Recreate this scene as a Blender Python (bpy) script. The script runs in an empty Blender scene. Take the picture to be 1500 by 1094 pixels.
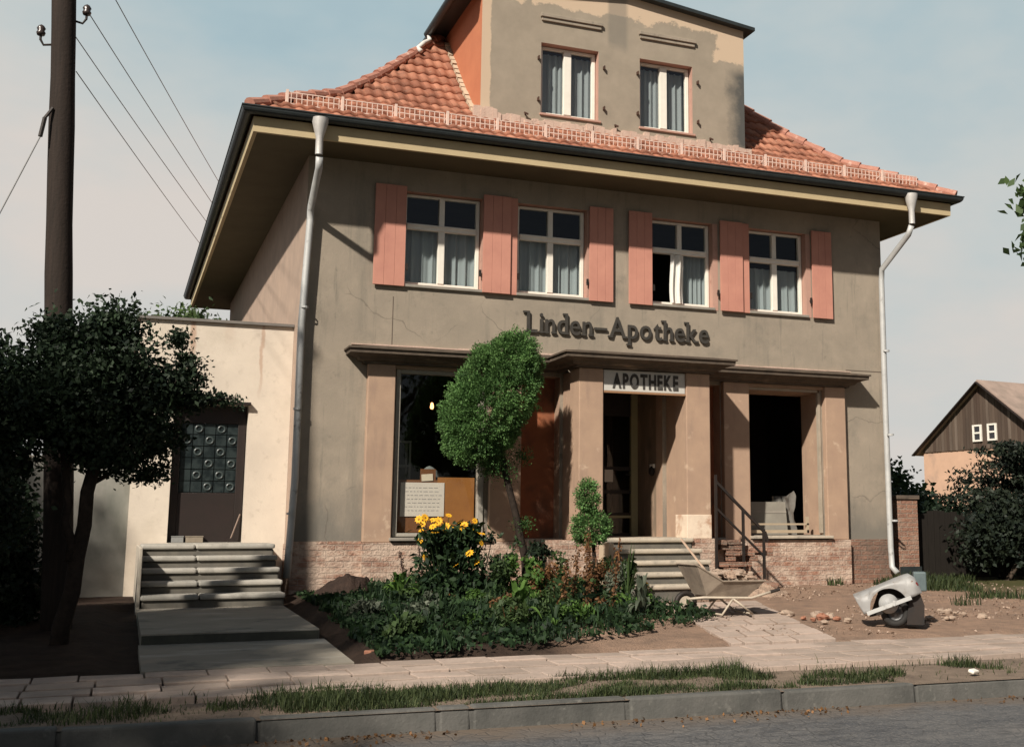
import bpy, math, random
import numpy as np
from mathutils import Vector, Matrix, noise

random.seed(7); RNG = np.random.default_rng(11)
S = bpy.context.scene
COL = S.collection
R = math.radians
WORLD = {}            # object name -> world position of its origin


# ------------------------------------------------------------------ objects
def tag(o, label=None, cat=None, group=None, kind=None):
    if label: o['label'] = label
    if cat: o['category'] = cat
    if group: o['group'] = group
    if kind: o['kind'] = kind
    return o


def link(o, origin, parent=None):
    COL.objects.link(o)
    origin = Vector(origin)
    WORLD[o.name] = origin
    if parent is not None:
        o.parent = parent
        o.location = origin - WORLD[parent.name]
    else:
        o.location = origin
    return o


def thing(name, loc, label, cat, group=None):
    o = bpy.data.objects.new(name, None)
    o.empty_display_size = .2
    link(o, loc)
    return tag(o, label, cat, group)


def np_object(name, V, F, mats, parent=None, attr=None, smooth=False, mat_idx=None, origin=None):
    """V (n,3) world vertices, F (m,k) faces of equal size."""
    V = np.asarray(V, dtype=np.float64); F = np.asarray(F, dtype=np.int32)
    lo, hi = V.min(0), V.max(0)
    if origin is None:
        origin = np.array([(lo[0] + hi[0]) / 2, (lo[1] + hi[1]) / 2, lo[2]])
    me = bpy.data.meshes.new(name)
    m, k = F.shape
    me.vertices.add(len(V)); me.vertices.foreach_set('co', (V - np.array(origin)).astype(np.float32).ravel())
    me.loops.add(m * k); me.loops.foreach_set('vertex_index', F.ravel())
    me.polygons.add(m)
    me.polygons.foreach_set('loop_start', np.arange(0, m * k, k, dtype=np.int32))
    me.polygons.foreach_set('loop_total', np.full(m, k, dtype=np.int32))
    if smooth:
        me.polygons.foreach_set('use_smooth', np.ones(m, dtype=bool))
    for t in (mats if isinstance(mats, (list, tuple)) else [mats]): me.materials.append(t)
    if mat_idx is not None:
        me.polygons.foreach_set('material_index', np.asarray(mat_idx, dtype=np.int32))
    if attr is not None:
        a = me.attributes.new('v', 'FLOAT', 'FACE'); a.data.foreach_set('value', np.asarray(attr, dtype=np.float32))
    me.update(calc_edges=True); me.validate()
    o = bpy.data.objects.new(name, me)
    return link(o, origin, parent)


class MB:
    def __init__(self, M=None):
        self.V = []; self.F = []; self.mi = []; self.at = []; self.M = M; self.cur = 0; self.a = 0.5

    def add(self, vs, fs):
        b = len(self.V)
        if self.M is not None: vs = [self.M @ Vector(p) for p in vs]
        self.V += [tuple(p) for p in vs]
        for f in fs:
            self.F.append([b + i for i in f]); self.mi.append(self.cur); self.at.append(self.a)

    def box(self, x0, x1, y0, y1, z0, z1):
        self.add([(x0, y0, z0), (x1, y0, z0), (x1, y1, z0), (x0, y1, z0), (x0, y0, z1), (x1, y0, z1), (x1, y1, z1), (x0, y1, z1)],
                 [(0, 3, 2, 1), (4, 5, 6, 7), (0, 1, 5, 4), (1, 2, 6, 5), (2, 3, 7, 6), (3, 0, 4, 7)])

    def obox(self, c, size, rot=None):
        sx, sy, sz = [s / 2 for s in size]
        rot = rot or Matrix.Identity(3)
        c = Vector(c)
        pts = [(-sx, -sy, -sz), (sx, -sy, -sz), (sx, sy, -sz), (-sx, sy, -sz), (-sx, -sy, sz), (sx, -sy, sz), (sx, sy, sz), (-sx, sy, sz)]
        self.add([c + rot @ Vector(p) for p in pts],
                 [(0, 3, 2, 1), (4, 5, 6, 7), (0, 1, 5, 4), (1, 2, 6, 5), (2, 3, 7, 6), (3, 0, 4, 7)])

    def bar(self, p0, p1, w, h, up=(0, 0, 1)):
        p0, p1 = Vector(p0), Vector(p1); d = (p1 - p0); L = d.length; d.normalize()
        s = d.cross(Vector(up))
        if s.length < 1e-4: s = d.cross(Vector((1, 0, 0)))
        s.normalize(); u = s.cross(d)
        rot = Matrix((d, s, u)).transposed()
        self.obox((p0 + p1) / 2, (L, w, h), rot)

    def tube(self, pts, r, n=8, caps=True):
        pts = [Vector(p) for p in pts]
        rs = r if isinstance(r, (list, tuple)) else [r] * len(pts)
        vs = []; prev = None
        for i, p in enumerate(pts):
            t = (pts[min(i + 1, len(pts) - 1)] - pts[max(i - 1, 0)]).normalized()
            if prev is None:
                a = Vector((0, 0, 1)) if abs(t.z) < .9 else Vector((1, 0, 0))
                s = t.cross(a).normalized()
            else:
                s = (prev - t * prev.dot(t)).normalized()
            prev = s; u = t.cross(s)
            for k in range(n):
                an = 2 * math.pi * k / n
                vs.append(p + rs[i] * (math.cos(an) * s + math.sin(an) * u))
        fs = []
        for i in range(len(pts) - 1):
            for k in range(n):
                k2 = (k + 1) % n
                fs.append((i * n + k, i * n + k2, (i + 1) * n + k2, (i + 1) * n + k))
        if caps:
            fs.append(tuple(range(n))[::-1]); fs.append(tuple(range((len(pts) - 1) * n, len(pts) * n)))
        self.add(vs, fs)

    def lathe(self, prof, c, axis=(0, 0, 1), n=20):
        c = Vector(c); q = Vector((0, 0, 1)).rotation_difference(Vector(axis))
        vs = []
        for r_, h in prof:
            for k in range(n):
                an = 2 * math.pi * k / n
                vs.append(c + q @ Vector((r_ * math.cos(an), r_ * math.sin(an), h)))
        fs = [(i * n + k, i * n + (k + 1) % n, (i + 1) * n + (k + 1) % n, (i + 1) * n + k) for i in range(len(prof) - 1) for k in range(n)]
        self.add(vs, fs)

    def prism(self, poly, y0, y1):
        """poly in (x,z), extruded along y."""
        n = len(poly)
        self.add([(x, y0, z) for x, z in poly] + [(x, y1, z) for x, z in poly],
                 [tuple(range(n)), tuple(range(2 * n - 1, n - 1, -1))] + [(i, i + n, (i + 1) % n + n, (i + 1) % n) for i in range(n)])

    def rect_sweep(self, x0, x1, y0, y1, prof, closed=False):
        vs = []
        for o, z in prof:
            vs += [(x0 - o, y0 - o, z), (x1 + o, y0 - o, z), (x1 + o, y1 + o, z), (x0 - o, y1 + o, z)]
        n = len(prof); fs = []
        for i in range(n if closed else n - 1):
            j = (i + 1) % n
            for k in range(4): fs.append((i * 4 + k, i * 4 + (k + 1) % 4, j * 4 + (k + 1) % 4, j * 4 + k))
        self.add(vs, fs)

    def build(self, name, mats, parent=None, smooth=False, bevel=None, attr=False, origin=None, label=None):
        V = np.array(self.V, dtype=float)
        lo, hi = V.min(0), V.max(0)
        if origin is None: origin = ((lo[0] + hi[0]) / 2, (lo[1] + hi[1]) / 2, lo[2])
        me = bpy.data.meshes.new(name)
        me.from_pydata([tuple(p) for p in (V - np.array(origin))], [], self.F)
        for t in (mats if isinstance(mats, (list, tuple)) else [mats]): me.materials.append(t)
        me.polygons.foreach_set('material_index', self.mi)
        if smooth: me.polygons.foreach_set('use_smooth', [True] * len(self.F))
        if attr:
            a = me.attributes.new('v', 'FLOAT', 'FACE'); a.data.foreach_set('value', self.at)
        me.update()
        o = bpy.data.objects.new(name, me)
        link(o, origin, parent)
        if label: o['label'] = label
        if bevel:
            b = o.modifiers.new('bevel', 'BEVEL'); b.width = bevel; b.segments = 2; b.limit_method = 'ANGLE'; b.angle_limit = R(40)
            b.use_clamp_overlap = True
        return o


# ------------------------------------------------------------------ materials
def nodes(name):
    m = bpy.data.materials.new(name); m.use_nodes = True
    nt = m.node_tree; nt.nodes.clear()
    return m, nt, nt.nodes.new('ShaderNodeOutputMaterial')


def N(nt, typ, **kw):
    n = nt.nodes.new(typ)
    for k, v in kw.items():
        if k.startswith('i_'):
            key = k[2:]; key = int(key) if key.isdigit() else key.replace('_', ' ')
            n.inputs[key].default_value = v
        else: setattr(n, k, v)
    return n


def c4(c): return (c[0], c[1], c[2], 1)


def ramp(nt, fac, stops):
    r = nt.nodes.new('ShaderNodeValToRGB')
    el = r.color_ramp.elements
    while len(el) < len(stops): el.new(.5)
    for e, (p, c) in zip(el, stops):
        e.position = p; e.color = c4(c) if not isinstance(c, (int, float)) else (c, c, c, 1)
    nt.links.new(fac, r.inputs[0]); return r.outputs[0]


def tnoise(nt, vec, scale, detail=4, rough=.6, stretch=None):
    if stretch:
        mp = N(nt, 'ShaderNodeMapping'); mp.inputs['Scale'].default_value = stretch
        nt.links.new(vec, mp.inputs[0]); vec = mp.outputs[0]
    n = N(nt, 'ShaderNodeTexNoise', i_Scale=scale, i_Detail=detail, i_Roughness=rough)
    nt.links.new(vec, n.inputs['Vector']); return n.outputs['Fac']


def mix(nt, fac, a, b, mode='MIX'):
    m = N(nt, 'ShaderNodeMix', data_type='RGBA', blend_type=mode)
    for s, v in ((0, fac), (6, a), (7, b)):
        if hasattr(v, 'links') or hasattr(v, 'is_linked'): nt.links.new(v, m.inputs[s])
        else: m.inputs[s].default_value = c4(v) if isinstance(v, (tuple, list)) else v
    return m.outputs[2]


def coord(nt): return N(nt, 'ShaderNodeNewGeometry').outputs['Position']


def finish(nt, out, col, rough=.8, spec=.3, metal=0., bump=None, bstr=.3, bdist=.01):
    p = N(nt, 'ShaderNodeBsdfPrincipled')
    if isinstance(col, tuple): p.inputs['Base Color'].default_value = c4(col)
    else: nt.links.new(col, p.inputs['Base Color'])
    p.inputs['Roughness'].default_value = rough; p.inputs['Specular IOR Level'].default_value = spec
    p.inputs['Metallic'].default_value = metal
    if bump is not None:
        b = N(nt, 'ShaderNodeBump', i_Strength=bstr, i_Distance=bdist)
        nt.links.new(bump, b.inputs['Height']); nt.links.new(b.outputs[0], p.inputs['Normal'])
    nt.links.new(p.outputs[0], out.inputs[0]); return p


def M(name, c1, c2=None, scale=6, rough=.85, spec=.25, metal=0., bscale=80, bstr=.25, stains=(), stretch=None, bdist=.01):
    m, nt, out = nodes(name); v = coord(nt)
    c2 = c2 or tuple(x * .75 for x in c1)
    col = ramp(nt, tnoise(nt, v, scale, 6, .65, stretch), [(.32, c1), (.68, c2)])
    for c, sc, lo, hi, st in stains:
        f = ramp(nt, tnoise(nt, v, sc, 5, .6, st), [(lo, 0.), (hi, 1.)])
        col = mix(nt, f, col, c)
    finish(nt, out, col, rough, spec, metal, tnoise(nt, v, bscale, 4, .6), bstr, bdist)
    return m


def brick_mat(name, c1, c2, mortar, wash, washlo, washhi, scale=1.0, soot=None):
    m, nt, out = nodes(name); v = coord(nt)
    sp = N(nt, 'ShaderNodeSeparateXYZ'); nt.links.new(v, sp.inputs[0])
    ad = N(nt, 'ShaderNodeMath', operation='ADD'); nt.links.new(sp.outputs[0], ad.inputs[0]); nt.links.new(sp.outputs[1], ad.inputs[1])
    cb = N(nt, 'ShaderNodeCombineXYZ'); nt.links.new(ad.outputs[0], cb.inputs[0]); nt.links.new(sp.outputs[2], cb.inputs[1])
    dn = N(nt, 'ShaderNodeTexNoise', i_Scale=9., i_Detail=3.); nt.links.new(v, dn.inputs['Vector'])
    dm = N(nt, 'ShaderNodeVectorMath', operation='MULTIPLY_ADD'); dm.inputs[1].default_value = (.022, .022, 0)
    nt.links.new(dn.outputs['Color'], dm.inputs[0]); nt.links.new(cb.outputs[0], dm.inputs[2])
    b = N(nt, 'ShaderNodeTexBrick', i_Scale=scale)
    b.inputs['Color1'].default_value = c4(c1); b.inputs['Color2'].default_value = c4(c2); b.inputs['Mortar'].default_value = c4(mortar)
    b.inputs['Brick Width'].default_value = .25; b.inputs['Row Height'].default_value = .078
    b.inputs['Mortar Size'].default_value = .008; b.inputs['Mortar Smooth'].default_value = .4
    nt.links.new(dm.outputs[0], b.inputs['Vector'])
    col = mix(nt, ramp(nt, tnoise(nt, v, 14, 4), [(.3, 0.), (.75, .6)]), b.outputs['Color'], tuple(x * .6 for x in c2))
    f = ramp(nt, tnoise(nt, v, 3.2, 8, .72, (1, 1, 1.6)), [(washlo, 0.), (washhi, .92)])
    col = mix(nt, f, col, wash)
    if soot: col = mix(nt, ramp(nt, tnoise(nt, v, 1.1, 5, .6), [(.5, 0.), (.7, .8)]), col, soot)
    h = N(nt, 'ShaderNodeMath', operation='MULTIPLY_ADD', i_1=-1.0); nt.links.new(b.outputs['Fac'], h.inputs[0])
    nt.links.new(tnoise(nt, v, 30, 5, .7), h.inputs[2])
    finish(nt, out, col, .9, .2, 0, h.outputs[0], 1., .035)
    return m


def leaf_mat(name, dark, light, trans=.3, rough=.6, scale=1.4):
    m, nt, out = nodes(name)
    a = N(nt, 'ShaderNodeAttribute', attribute_name='v')
    col = ramp(nt, a.outputs['Fac'], [(0., dark), (1., light)])
    nz = ramp(nt, tnoise(nt, coord(nt), scale, 3), [(.35, .72), (.65, 1.2)])
    col = mix(nt, 1., col, nz, 'MULTIPLY')
    p = N(nt, 'ShaderNodeBsdfPrincipled'); nt.links.new(col, p.inputs['Base Color'])
    p.inputs['Roughness'].default_value = rough; p.inputs['Specular IOR Level'].default_value = .25
    t = N(nt, 'ShaderNodeBsdfTranslucent'); nt.links.new(col, t.inputs[0])
    ms = N(nt, 'ShaderNodeMixShader', i_0=trans); nt.links.new(p.outputs[0], ms.inputs[1]); nt.links.new(t.outputs[0], ms.inputs[2])
    nt.links.new(ms.outputs[0], out.inputs[0]); return m


def glass_mat(name, tint=(.8, .85, .85), refl=.1, rough=.02):
    m, nt, out = nodes(name)
    nz = N(nt, 'ShaderNodeBump', i_Strength=.04, i_Distance=.02)
    nt.links.new(tnoise(nt, coord(nt), 2.2, 2), nz.inputs['Height'])
    tr = N(nt, 'ShaderNodeBsdfTransparent'); tr.inputs[0].default_value = c4(tint)
    gl = N(nt, 'ShaderNodeBsdfGlossy', i_Roughness=rough); nt.links.new(nz.outputs[0], gl.inputs['Normal'])
    lw = N(nt, 'ShaderNodeLayerWeight', i_Blend=.5)
    pw = N(nt, 'ShaderNodeMath', operation='POWER', i_1=4.0); nt.links.new(lw.outputs['Facing'], pw.inputs[0])
    ma = N(nt, 'ShaderNodeMath', operation='MULTIPLY_ADD', i_1=.8, i_2=refl, use_clamp=True); nt.links.new(pw.outputs[0], ma.inputs[0])
    ms = N(nt, 'ShaderNodeMixShader'); nt.links.new(ma.outputs[0], ms.inputs[0])
    nt.links.new(tr.outputs[0], ms.inputs[1]); nt.links.new(gl.outputs[0], ms.inputs[2])
    nt.links.new(ms.outputs[0], out.inputs[0]); return m


def cloth_mat(name, col, trans=.5):
    m, nt, out = nodes(name)
    d = N(nt, 'ShaderNodeBsdfDiffuse'); d.inputs[0].default_value = c4(col)
    t = N(nt, 'ShaderNodeBsdfTranslucent'); t.inputs[0].default_value = c4(col)
    ms = N(nt, 'ShaderNodeMixShader', i_0=trans); nt.links.new(d.outputs[0], ms.inputs[1]); nt.links.new(t.outputs[0], ms.inputs[2])
    nt.links.new(ms.outputs[0], out.inputs[0]); return m


def house_plaster():
    m, nt, out = nodes('house_plaster'); v = coord(nt)
    col = ramp(nt, tnoise(nt, v, 2.2, 6, .65), [(.3, (.335, .282, .222)), (.7, (.25, .215, .172))])
    def stain(c, sc, lo, hi, st=None, amt=1.):
        nonlocal col
        col = mix(nt, ramp(nt, tnoise(nt, v, sc, 6, .65, st), [(lo, 0.), (hi, amt)]), col, c)
    stain((.39, .325, .255), 1.1, .5, .68, None, .85)
    stain((.2, .18, .148), 1.7, .56, .7, None, .6)
    stain((.18, .165, .135), .9, .55, .78, (3., 3., .35))
    stain((.2, .175, .14), 7, .6, .72, None, .7)
    stain((.15, .14, .115), 3.2, .58, .74, (2.2, 2.2, .16), .75)
    stain((.36, .315, .25), 60, .6, .7, None, .5)
    stain((.17, .15, .12), 90, .62, .7, None, .5)
    stain((.4, .33, .26), 23, .66, .72, None, .6)
    sp = N(nt, 'ShaderNodeSeparateXYZ'); nt.links.new(v, sp.inputs[0])
    w1 = N(nt, 'ShaderNodeMath', operation='MULTIPLY_ADD', i_1=-1.5); nt.links.new(tnoise(nt, v, 1.6, 5, .65, (1.6, 1, .7)), w1.inputs[0]); nt.links.new(sp.outputs[2], w1.inputs[2])
    mr = N(nt, 'ShaderNodeMapRange', i_1=.75, i_2=.1, i_3=0., i_4=.8); nt.links.new(w1.outputs[0], mr.inputs[0])
    col = mix(nt, mr.outputs[0], col, (.16, .15, .13))                              # damp rising from the plinth
    vo = N(nt, 'ShaderNodeTexVoronoi', feature='DISTANCE_TO_EDGE', i_Scale=.55); 
    wn = N(nt, 'ShaderNodeTexNoise', i_Scale=1.6, i_Detail=5.); nt.links.new(v, wn.inputs['Vector'])
    wa = N(nt, 'ShaderNodeVectorMath', operation='MULTIPLY_ADD'); wa.inputs[1].default_value = (.5, .5, .5); nt.links.new(wn.outputs['Color'], wa.inputs[0]); nt.links.new(v, wa.inputs[2])
    nt.links.new(wa.outputs[0], vo.inputs['Vector'])
    cr = N(nt, 'ShaderNodeMapRange', i_1=.0, i_2=.006, i_3=.55, i_4=0.); nt.links.new(vo.outputs['Distance'], cr.inputs[0])
    ck = N(nt, 'ShaderNodeMath', operation='MULTIPLY'); nt.links.new(cr.outputs[0], ck.inputs[0]); nt.links.new(ramp(nt, tnoise(nt, v, .7, 3), [(.5, 0.), (.6, 1.)]), ck.inputs[1])
    col = mix(nt, ck.outputs[0], col, (.1, .085, .07))                               # hairline cracks
    grit = mix(nt, .5, tnoise(nt, v, 140, 4), tnoise(nt, v, 35, 4))
    finish(nt, out, col, .93, .15, 0, grit, .55, .012)
    return m


PLASTER = house_plaster()
PATCHPLASTER = PLASTER
TRIM = M('pilaster_plaster', (.42, .29, .205), (.35, .24, .175), 3, .9, .15, 0, 160, .3,
         [((.3, .21, .16), 1.6, .58, .75, (3, 3, .6)), ((.5, .37, .27), 4, .62, .72, None)])
CORNICE = M('weathered_cornice', (.13, .1, .075), (.075, .06, .048), 5, .9, .2, 0, 60, .4, [((.24, .18, .13), 3.5, .6, .72, (.4, 1, 4))])
CREAMPL = M('cream_plaster', (.5, .4, .29), (.42, .34, .25), 3, .9, .15, 0, 140, .3)



def annex_render():
    m, nt, out = nodes('annex_render'); v = coord(nt)
    col = ramp(nt, tnoise(nt, v, 2., 6, .65), [(.32, (.67, .585, .485)), (.68, (.59, .515, .43))])
    col = mix(nt, ramp(nt, tnoise(nt, v, .8, 5), [(.56, 0.), (.8, .8)]), col, (.45, .39, .31))
    col = mix(nt, ramp(nt, tnoise(nt, v, 9, 5), [(.58, 0.), (.74, .7)]), col, (.5, .43, .35))
    sp = N(nt, 'ShaderNodeSeparateXYZ'); nt.links.new(v, sp.inputs[0])
    wx = N(nt, 'ShaderNodeMath', operation='MULTIPLY_ADD', i_1=.14); nt.links.new(tnoise(nt, v, 2.6, 4), wx.inputs[0]); nt.links.new(sp.outputs[0], wx.inputs[2])
    for x0, z0, wd, amt in ((.95, 3.05, .055, .75), (1.92, 2.75, .03, .6), (1.45, 3.5, .1, .3)):        # rusty runs below the roof edge
        d = N(nt, 'ShaderNodeMath', operation='SUBTRACT', i_1=x0); nt.links.new(wx.outputs[0], d.inputs[0])
        a = N(nt, 'ShaderNodeMath', operation='ABSOLUTE'); nt.links.new(d.outputs[0], a.inputs[0])
        f = N(nt, 'ShaderNodeMapRange', i_1=wd, i_2=wd * .4, i_3=0., i_4=amt); nt.links.new(a.outputs[0], f.inputs[0])
        g = N(nt, 'ShaderNodeMapRange', i_1=z0, i_2=z0 + .5); nt.links.new(sp.outputs[2], g.inputs[0])
        q = N(nt, 'ShaderNodeMath', operation='MULTIPLY'); nt.links.new(f.outputs[0], q.inputs[0]); nt.links.new(g.outputs[0], q.inputs[1])
        col = mix(nt, q.outputs[0], col, (.42, .27, .19))
    finish(nt, out, col, .92, .12, 0, mix(nt, .5, tnoise(nt, v, 150, 4), tnoise(nt, v, 30, 4)), .45, .012)
    return m


ANNEXPL = annex_render()
SIDEPL = M('side_wall_plaster', (.42, .31, .24), (.33, .25, .2), 2.2, .92, .15, 0, 140, .35)
BRICKW = brick_mat('whitewashed_brick', (.42, .22, .15), (.36, .215, .16), (.48, .38, .31), (.62, .48, .38), .40, .56)
BRICKD = brick_mat('bare_brick', (.36, .19, .13), (.3, .17, .12), (.36, .29, .23), (.42, .32, .25), .55, .75, soot=(.14, .11, .09))
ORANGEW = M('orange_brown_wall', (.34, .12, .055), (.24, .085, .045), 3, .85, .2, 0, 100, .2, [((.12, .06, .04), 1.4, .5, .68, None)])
CHEEKM = M('orange_painted_cheek', (.5, .19, .1), (.44, .16, .085), 3, .85, .2, 0, 120, .15)
SOFFIT = M('soffit_boards', (.12, .1, .06), (.1, .082, .05), 2, .8, .2, 0, 40, .1)
FASCIA = M('cream_fascia_paint', (.5, .4, .24), (.44, .35, .21), 3, .7, .25, 0, 60, .1)
GUTTER = M('dark_painted_gutter', (.035, .042, .042), (.022, .028, .03), 6, .45, .5, .2, 50, .1)
ZINC = M('zinc_pipe', (.5, .5, .485), (.4, .405, .4), 4, .55, .4, .15, 40, .1, [((.16, .15, .14), 5, .62, .75, None)])
WHITE = M('white_window_paint', (.78, .74, .66), (.7, .66, .58), 5, .5, .35, 0, 90, .08)
PINKTRIM = M('pink_trim_paint', (.46, .28, .22), (.4, .24, .19), 4, .8, .2, 0, 100, .15, [((.32, .18, .14), 5, .62, .74, None)])
SHUTTERM = M('pink_shutter_paint', (.53, .25, .185), (.45, .205, .155), 2.4, .65, .3, 0, 50, .1, [((.38, .18, .15), 5, .66, .8, (3, 3, .8))])
SILLM = M('grey_sill', (.3, .27, .23), (.22, .2, .17), 6, .85)
STEPM = M('worn_concrete_step', (.5, .43, .34), (.36, .32, .26), 4, .9, .15, 0, 60, .4, [((.16, .15, .13), 3, .54, .72, None)])
STEPL = M('grey_terrazzo_step', (.42, .39, .34), (.3, .29, .26), 4, .85, .2, 0, 70, .3, [((.18, .17, .15), 2.4, .54, .72, None)])
PATHM = M('concrete_path', (.31, .275, .225), (.225, .205, .17), 2, .92, .15, 0, 70, .4, [((.4, .37, .32), 1.3, .56, .7, (.5, 2, 1)), ((.12, .12, .11), 2, .6, .75, None)])
SLABM = M('pavement_slab', (.44, .34, .28), (.36, .285, .24), 1.2, .9, .15, 0, 60, .4, [((.2, .175, .155), .7, .55, .75, None), ((.22, .19, .17), 5, .6, .75, None)])
KERBM = M('kerb_concrete', (.13, .125, .115), (.09, .09, .083), 3, .92, .15, 0, 40, .5, [((.07, .07, .065), 2.5, .5, .7, None), ((.16, .155, .14), 14, .6, .75, None)])
DOORDARK = M('dark_brown_door', (.022, .013, .011), (.016, .011, .009), 4, .55, .4, 0, 40, .1)
DOORGREEN = M('pale_green_door_frame', (.34, .3, .17), (.29, .26, .15), 4, .6, .3)
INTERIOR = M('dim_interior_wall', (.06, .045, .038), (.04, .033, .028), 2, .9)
BLACKIRON = M('black_iron', (.02, .018, .017), (.035, .025, .02), 9, .6, .4, .3)
RUST = M('rusty_iron', (.09, .045, .03), (.05, .03, .022), 12, .8, .3)
POLEM = M('tarred_pole_wood', (.036, .026, .021), (.022, .017, .014), 6, .85, .2, 0, 30, .5, stretch=(6, 6, .4))
PORCELAIN = M('brown_porcelain', (.05, .035, .03), (.04, .03, .028), 6, .25, .6)
WIREM = M('wire', (.3, .3, .3), (.26, .26, .26), 6, .6)
BARK = M('bark', (.08, .06, .045), (.045, .034, .026), 14, .95, .1, 0, 40, .6, stretch=(3, 3, .5))
DARKBARK = M('dark_bark', (.04, .03, .024), (.022, .017, .014), 14, .95, .1, 0, 40, .6)
GLASS = glass_mat('window_glass', (.82, .87, .87))
GLASSU = glass_mat('upper_window_glass', (.8, .86, .86), .045)
GLASSD = glass_mat('shop_glass', (.86, .86, .84), .05)
CURTAIN = cloth_mat('net_curtain', (.52, .535, .54), .35)
CURTAINB = cloth_mat('white_curtain', (.85, .83, .78), .3)
TILEM = None


def tile_material():
    m, nt, out = nodes('clay_roof_tile')
    a = N(nt, 'ShaderNodeAttribute', attribute_name='v')
    col = ramp(nt, a.outputs['Fac'], [(0., (.22, .085, .052)), (.5, (.33, .135, .083)), (1., (.42, .19, .12))])
    v = coord(nt)
    col = mix(nt, ramp(nt, tnoise(nt, v, 5, 5), [(.5, 0.), (.7, .8)]), col, (.2, .095, .065))
    col = mix(nt, ramp(nt, tnoise(nt, v, 16, 5, .7), [(.58, 0.), (.7, .7)]), col, (.4, .27, .19))
    col = mix(nt, ramp(nt, tnoise(nt, v, 1.3, 4), [(.6, 0.), (.8, .5)]), col, (.16, .09, .065))
    finish(nt, out, col, .8, .25, 0, tnoise(nt, v, 70, 4), .2)
    return m


TILEM = tile_material()
HIPM = M('weathered_hip_tile', (.42, .21, .155), (.33, .15, .11), 9, .85, .2, 0, 60, .3, [((.55, .4, .33), 6, .58, .7, None)])
MORTAR = M('pale_mortar', (.56, .42, .34), (.46, .33, .27), 7, .95, .1, 0, 40, .8)
GUARD = M('pinkish_snow_guard', (.68, .52, .44), (.6, .45, .38), 6, .7)

# ------------------------------------------------------------------ ground height
def kerb_y(x): return -8.42 - .045 * x


def gz(x, y):
    if y > -1.2: return 0.0
    if y > -6.1: return -.25 * ((-1.2 - y) / 4.9)
    if y > -7.45: return -.25 - .05 * ((-6.1 - y) / 1.35)
    return -.30 - .04 * min(1, (-7.45 - y) / 1.2)


ROADZ = -.49


def bed_front(x): return -6.06 + .06 * max(0, x - 2.1) + .075 * max(0, x - 2.1) ** 2


# ------------------------------------------------------------------ setting
def make_ground():
    xs = sorted(set([-420, -200, -90, -45, -25, -16] + list(np.arange(-12, 20.01, .22)) + [24, 30, 40, 60, 90, 140, 240, 420]))
    ys = sorted(set(list(np.arange(-8.2, 1.2, .18)) + [2, 4, 8, 14, 20, 35, 60, 100, 180, 420]))
    V = []
    for y in ys:
        for x in xs:
            n = noise.noise(Vector((x * 1.7, y * 1.7, 0))) * .018 + noise.noise(Vector((x * 6, y * 6, 3))) * .009 if abs(x) < 25 and y < 3 else 0
            inbed = 2.15 < x < 6.3 and bed_front(x) + .1 < y < -.2
            z = gz(x, y) - .012 + n
            if -7.6 < y < -5.95: z -= .05
            if 0 < x < 2.3 and y > -6.3 and y < -1: z -= .07
            if inbed: z += .05
            if y > 6: z = 0
            V.append((x, y, z))
    # verge edge: last strip down behind the kerb
    nx, ny = len(xs), len(ys)
    F = [(j * nx + i, j * nx + i + 1, (j + 1) * nx + i + 1, (j + 1) * nx + i) for j in range(ny - 1) for i in range(nx - 1)]
    b = len(V)
    V += [(x, kerb_y(x) + .02 if -12 <= x <= 20 else -8.7, -.345) for x in xs]
    F += [(b + i, b + i + 1, i + 1, i) for i in range(nx - 1)]
    m, nt, out = nodes('earth'); v = coord(nt)
    dirt = ramp(nt, tnoise(nt, v, 3.5, 6, .7), [(.3, (.34, .225, .16)), (.7, (.2, .14, .105))])
    soil = ramp(nt, tnoise(nt, v, 5, 6, .7), [(.3, (.055, .036, .027)), (.7, (.028, .02, .016))])
    turf = ramp(nt, tnoise(nt, v, 2.5, 6, .7), [(.3, (.05, .06, .022)), (.7, (.09, .075, .035))])
    sp = N(nt, 'ShaderNodeSeparateXYZ'); nt.links.new(v, sp.inputs[0])
    wob = N(nt, 'ShaderNodeMath', operation='MULTIPLY_ADD', i_1=1.6); nt.links.new(tnoise(nt, v, 1.1, 5), wob.inputs[0]); nt.links.new(sp.outputs[0], wob.inputs[2])
    mr = N(nt, 'ShaderNodeMapRange', i_1=4.5, i_2=5.4); nt.links.new(wob.outputs[0], mr.inputs[0])
    col = mix(nt, mr.outputs[0], soil, dirt)
    mr2 = N(nt, 'ShaderNodeMapRange', i_1=12.4, i_2=14.2); nt.links.new(wob.outputs[0], mr2.inputs[0])
    wob2 = N(nt, 'ShaderNodeMath', operation='MULTIPLY_ADD', i_1=2.5); nt.links.new(tnoise(nt, v, .8, 5), wob2.inputs[0]); nt.links.new(sp.outputs[1], wob2.inputs[2])
    mr3 = N(nt, 'ShaderNodeMapRange', i_1=-1.8, i_2=-.2); nt.links.new(wob2.outputs[0], mr3.inputs[0])
    mm = N(nt, 'ShaderNodeMath', operation='MULTIPLY'); nt.links.new(mr2.outputs[0], mm.inputs[0]); nt.links.new(mr3.outputs[0], mm.inputs[1])
    col = mix(nt, mm.outputs[0], col, turf)
    # verge: trodden sandy soil
    mr4 = N(nt, 'ShaderNodeMapRange', i_1=-5.9, i_2=-6.6); nt.links.new(sp.outputs[1], mr4.inputs[0])
    verge = ramp(nt, tnoise(nt, v, 4, 6, .7), [(.3, (.27, .205, .155)), (.7, (.15, .115, .09))])
    col = mix(nt, mr4.outputs[0], col, verge)
    finish(nt, out, col, .95, .1, 0, tnoise(nt, v, 28, 6, .7), .9, .03)
    o = np_object('ground', V, F, m, origin=(0, 0, 0), smooth=True)
    tag(o, kind='structure')


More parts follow.
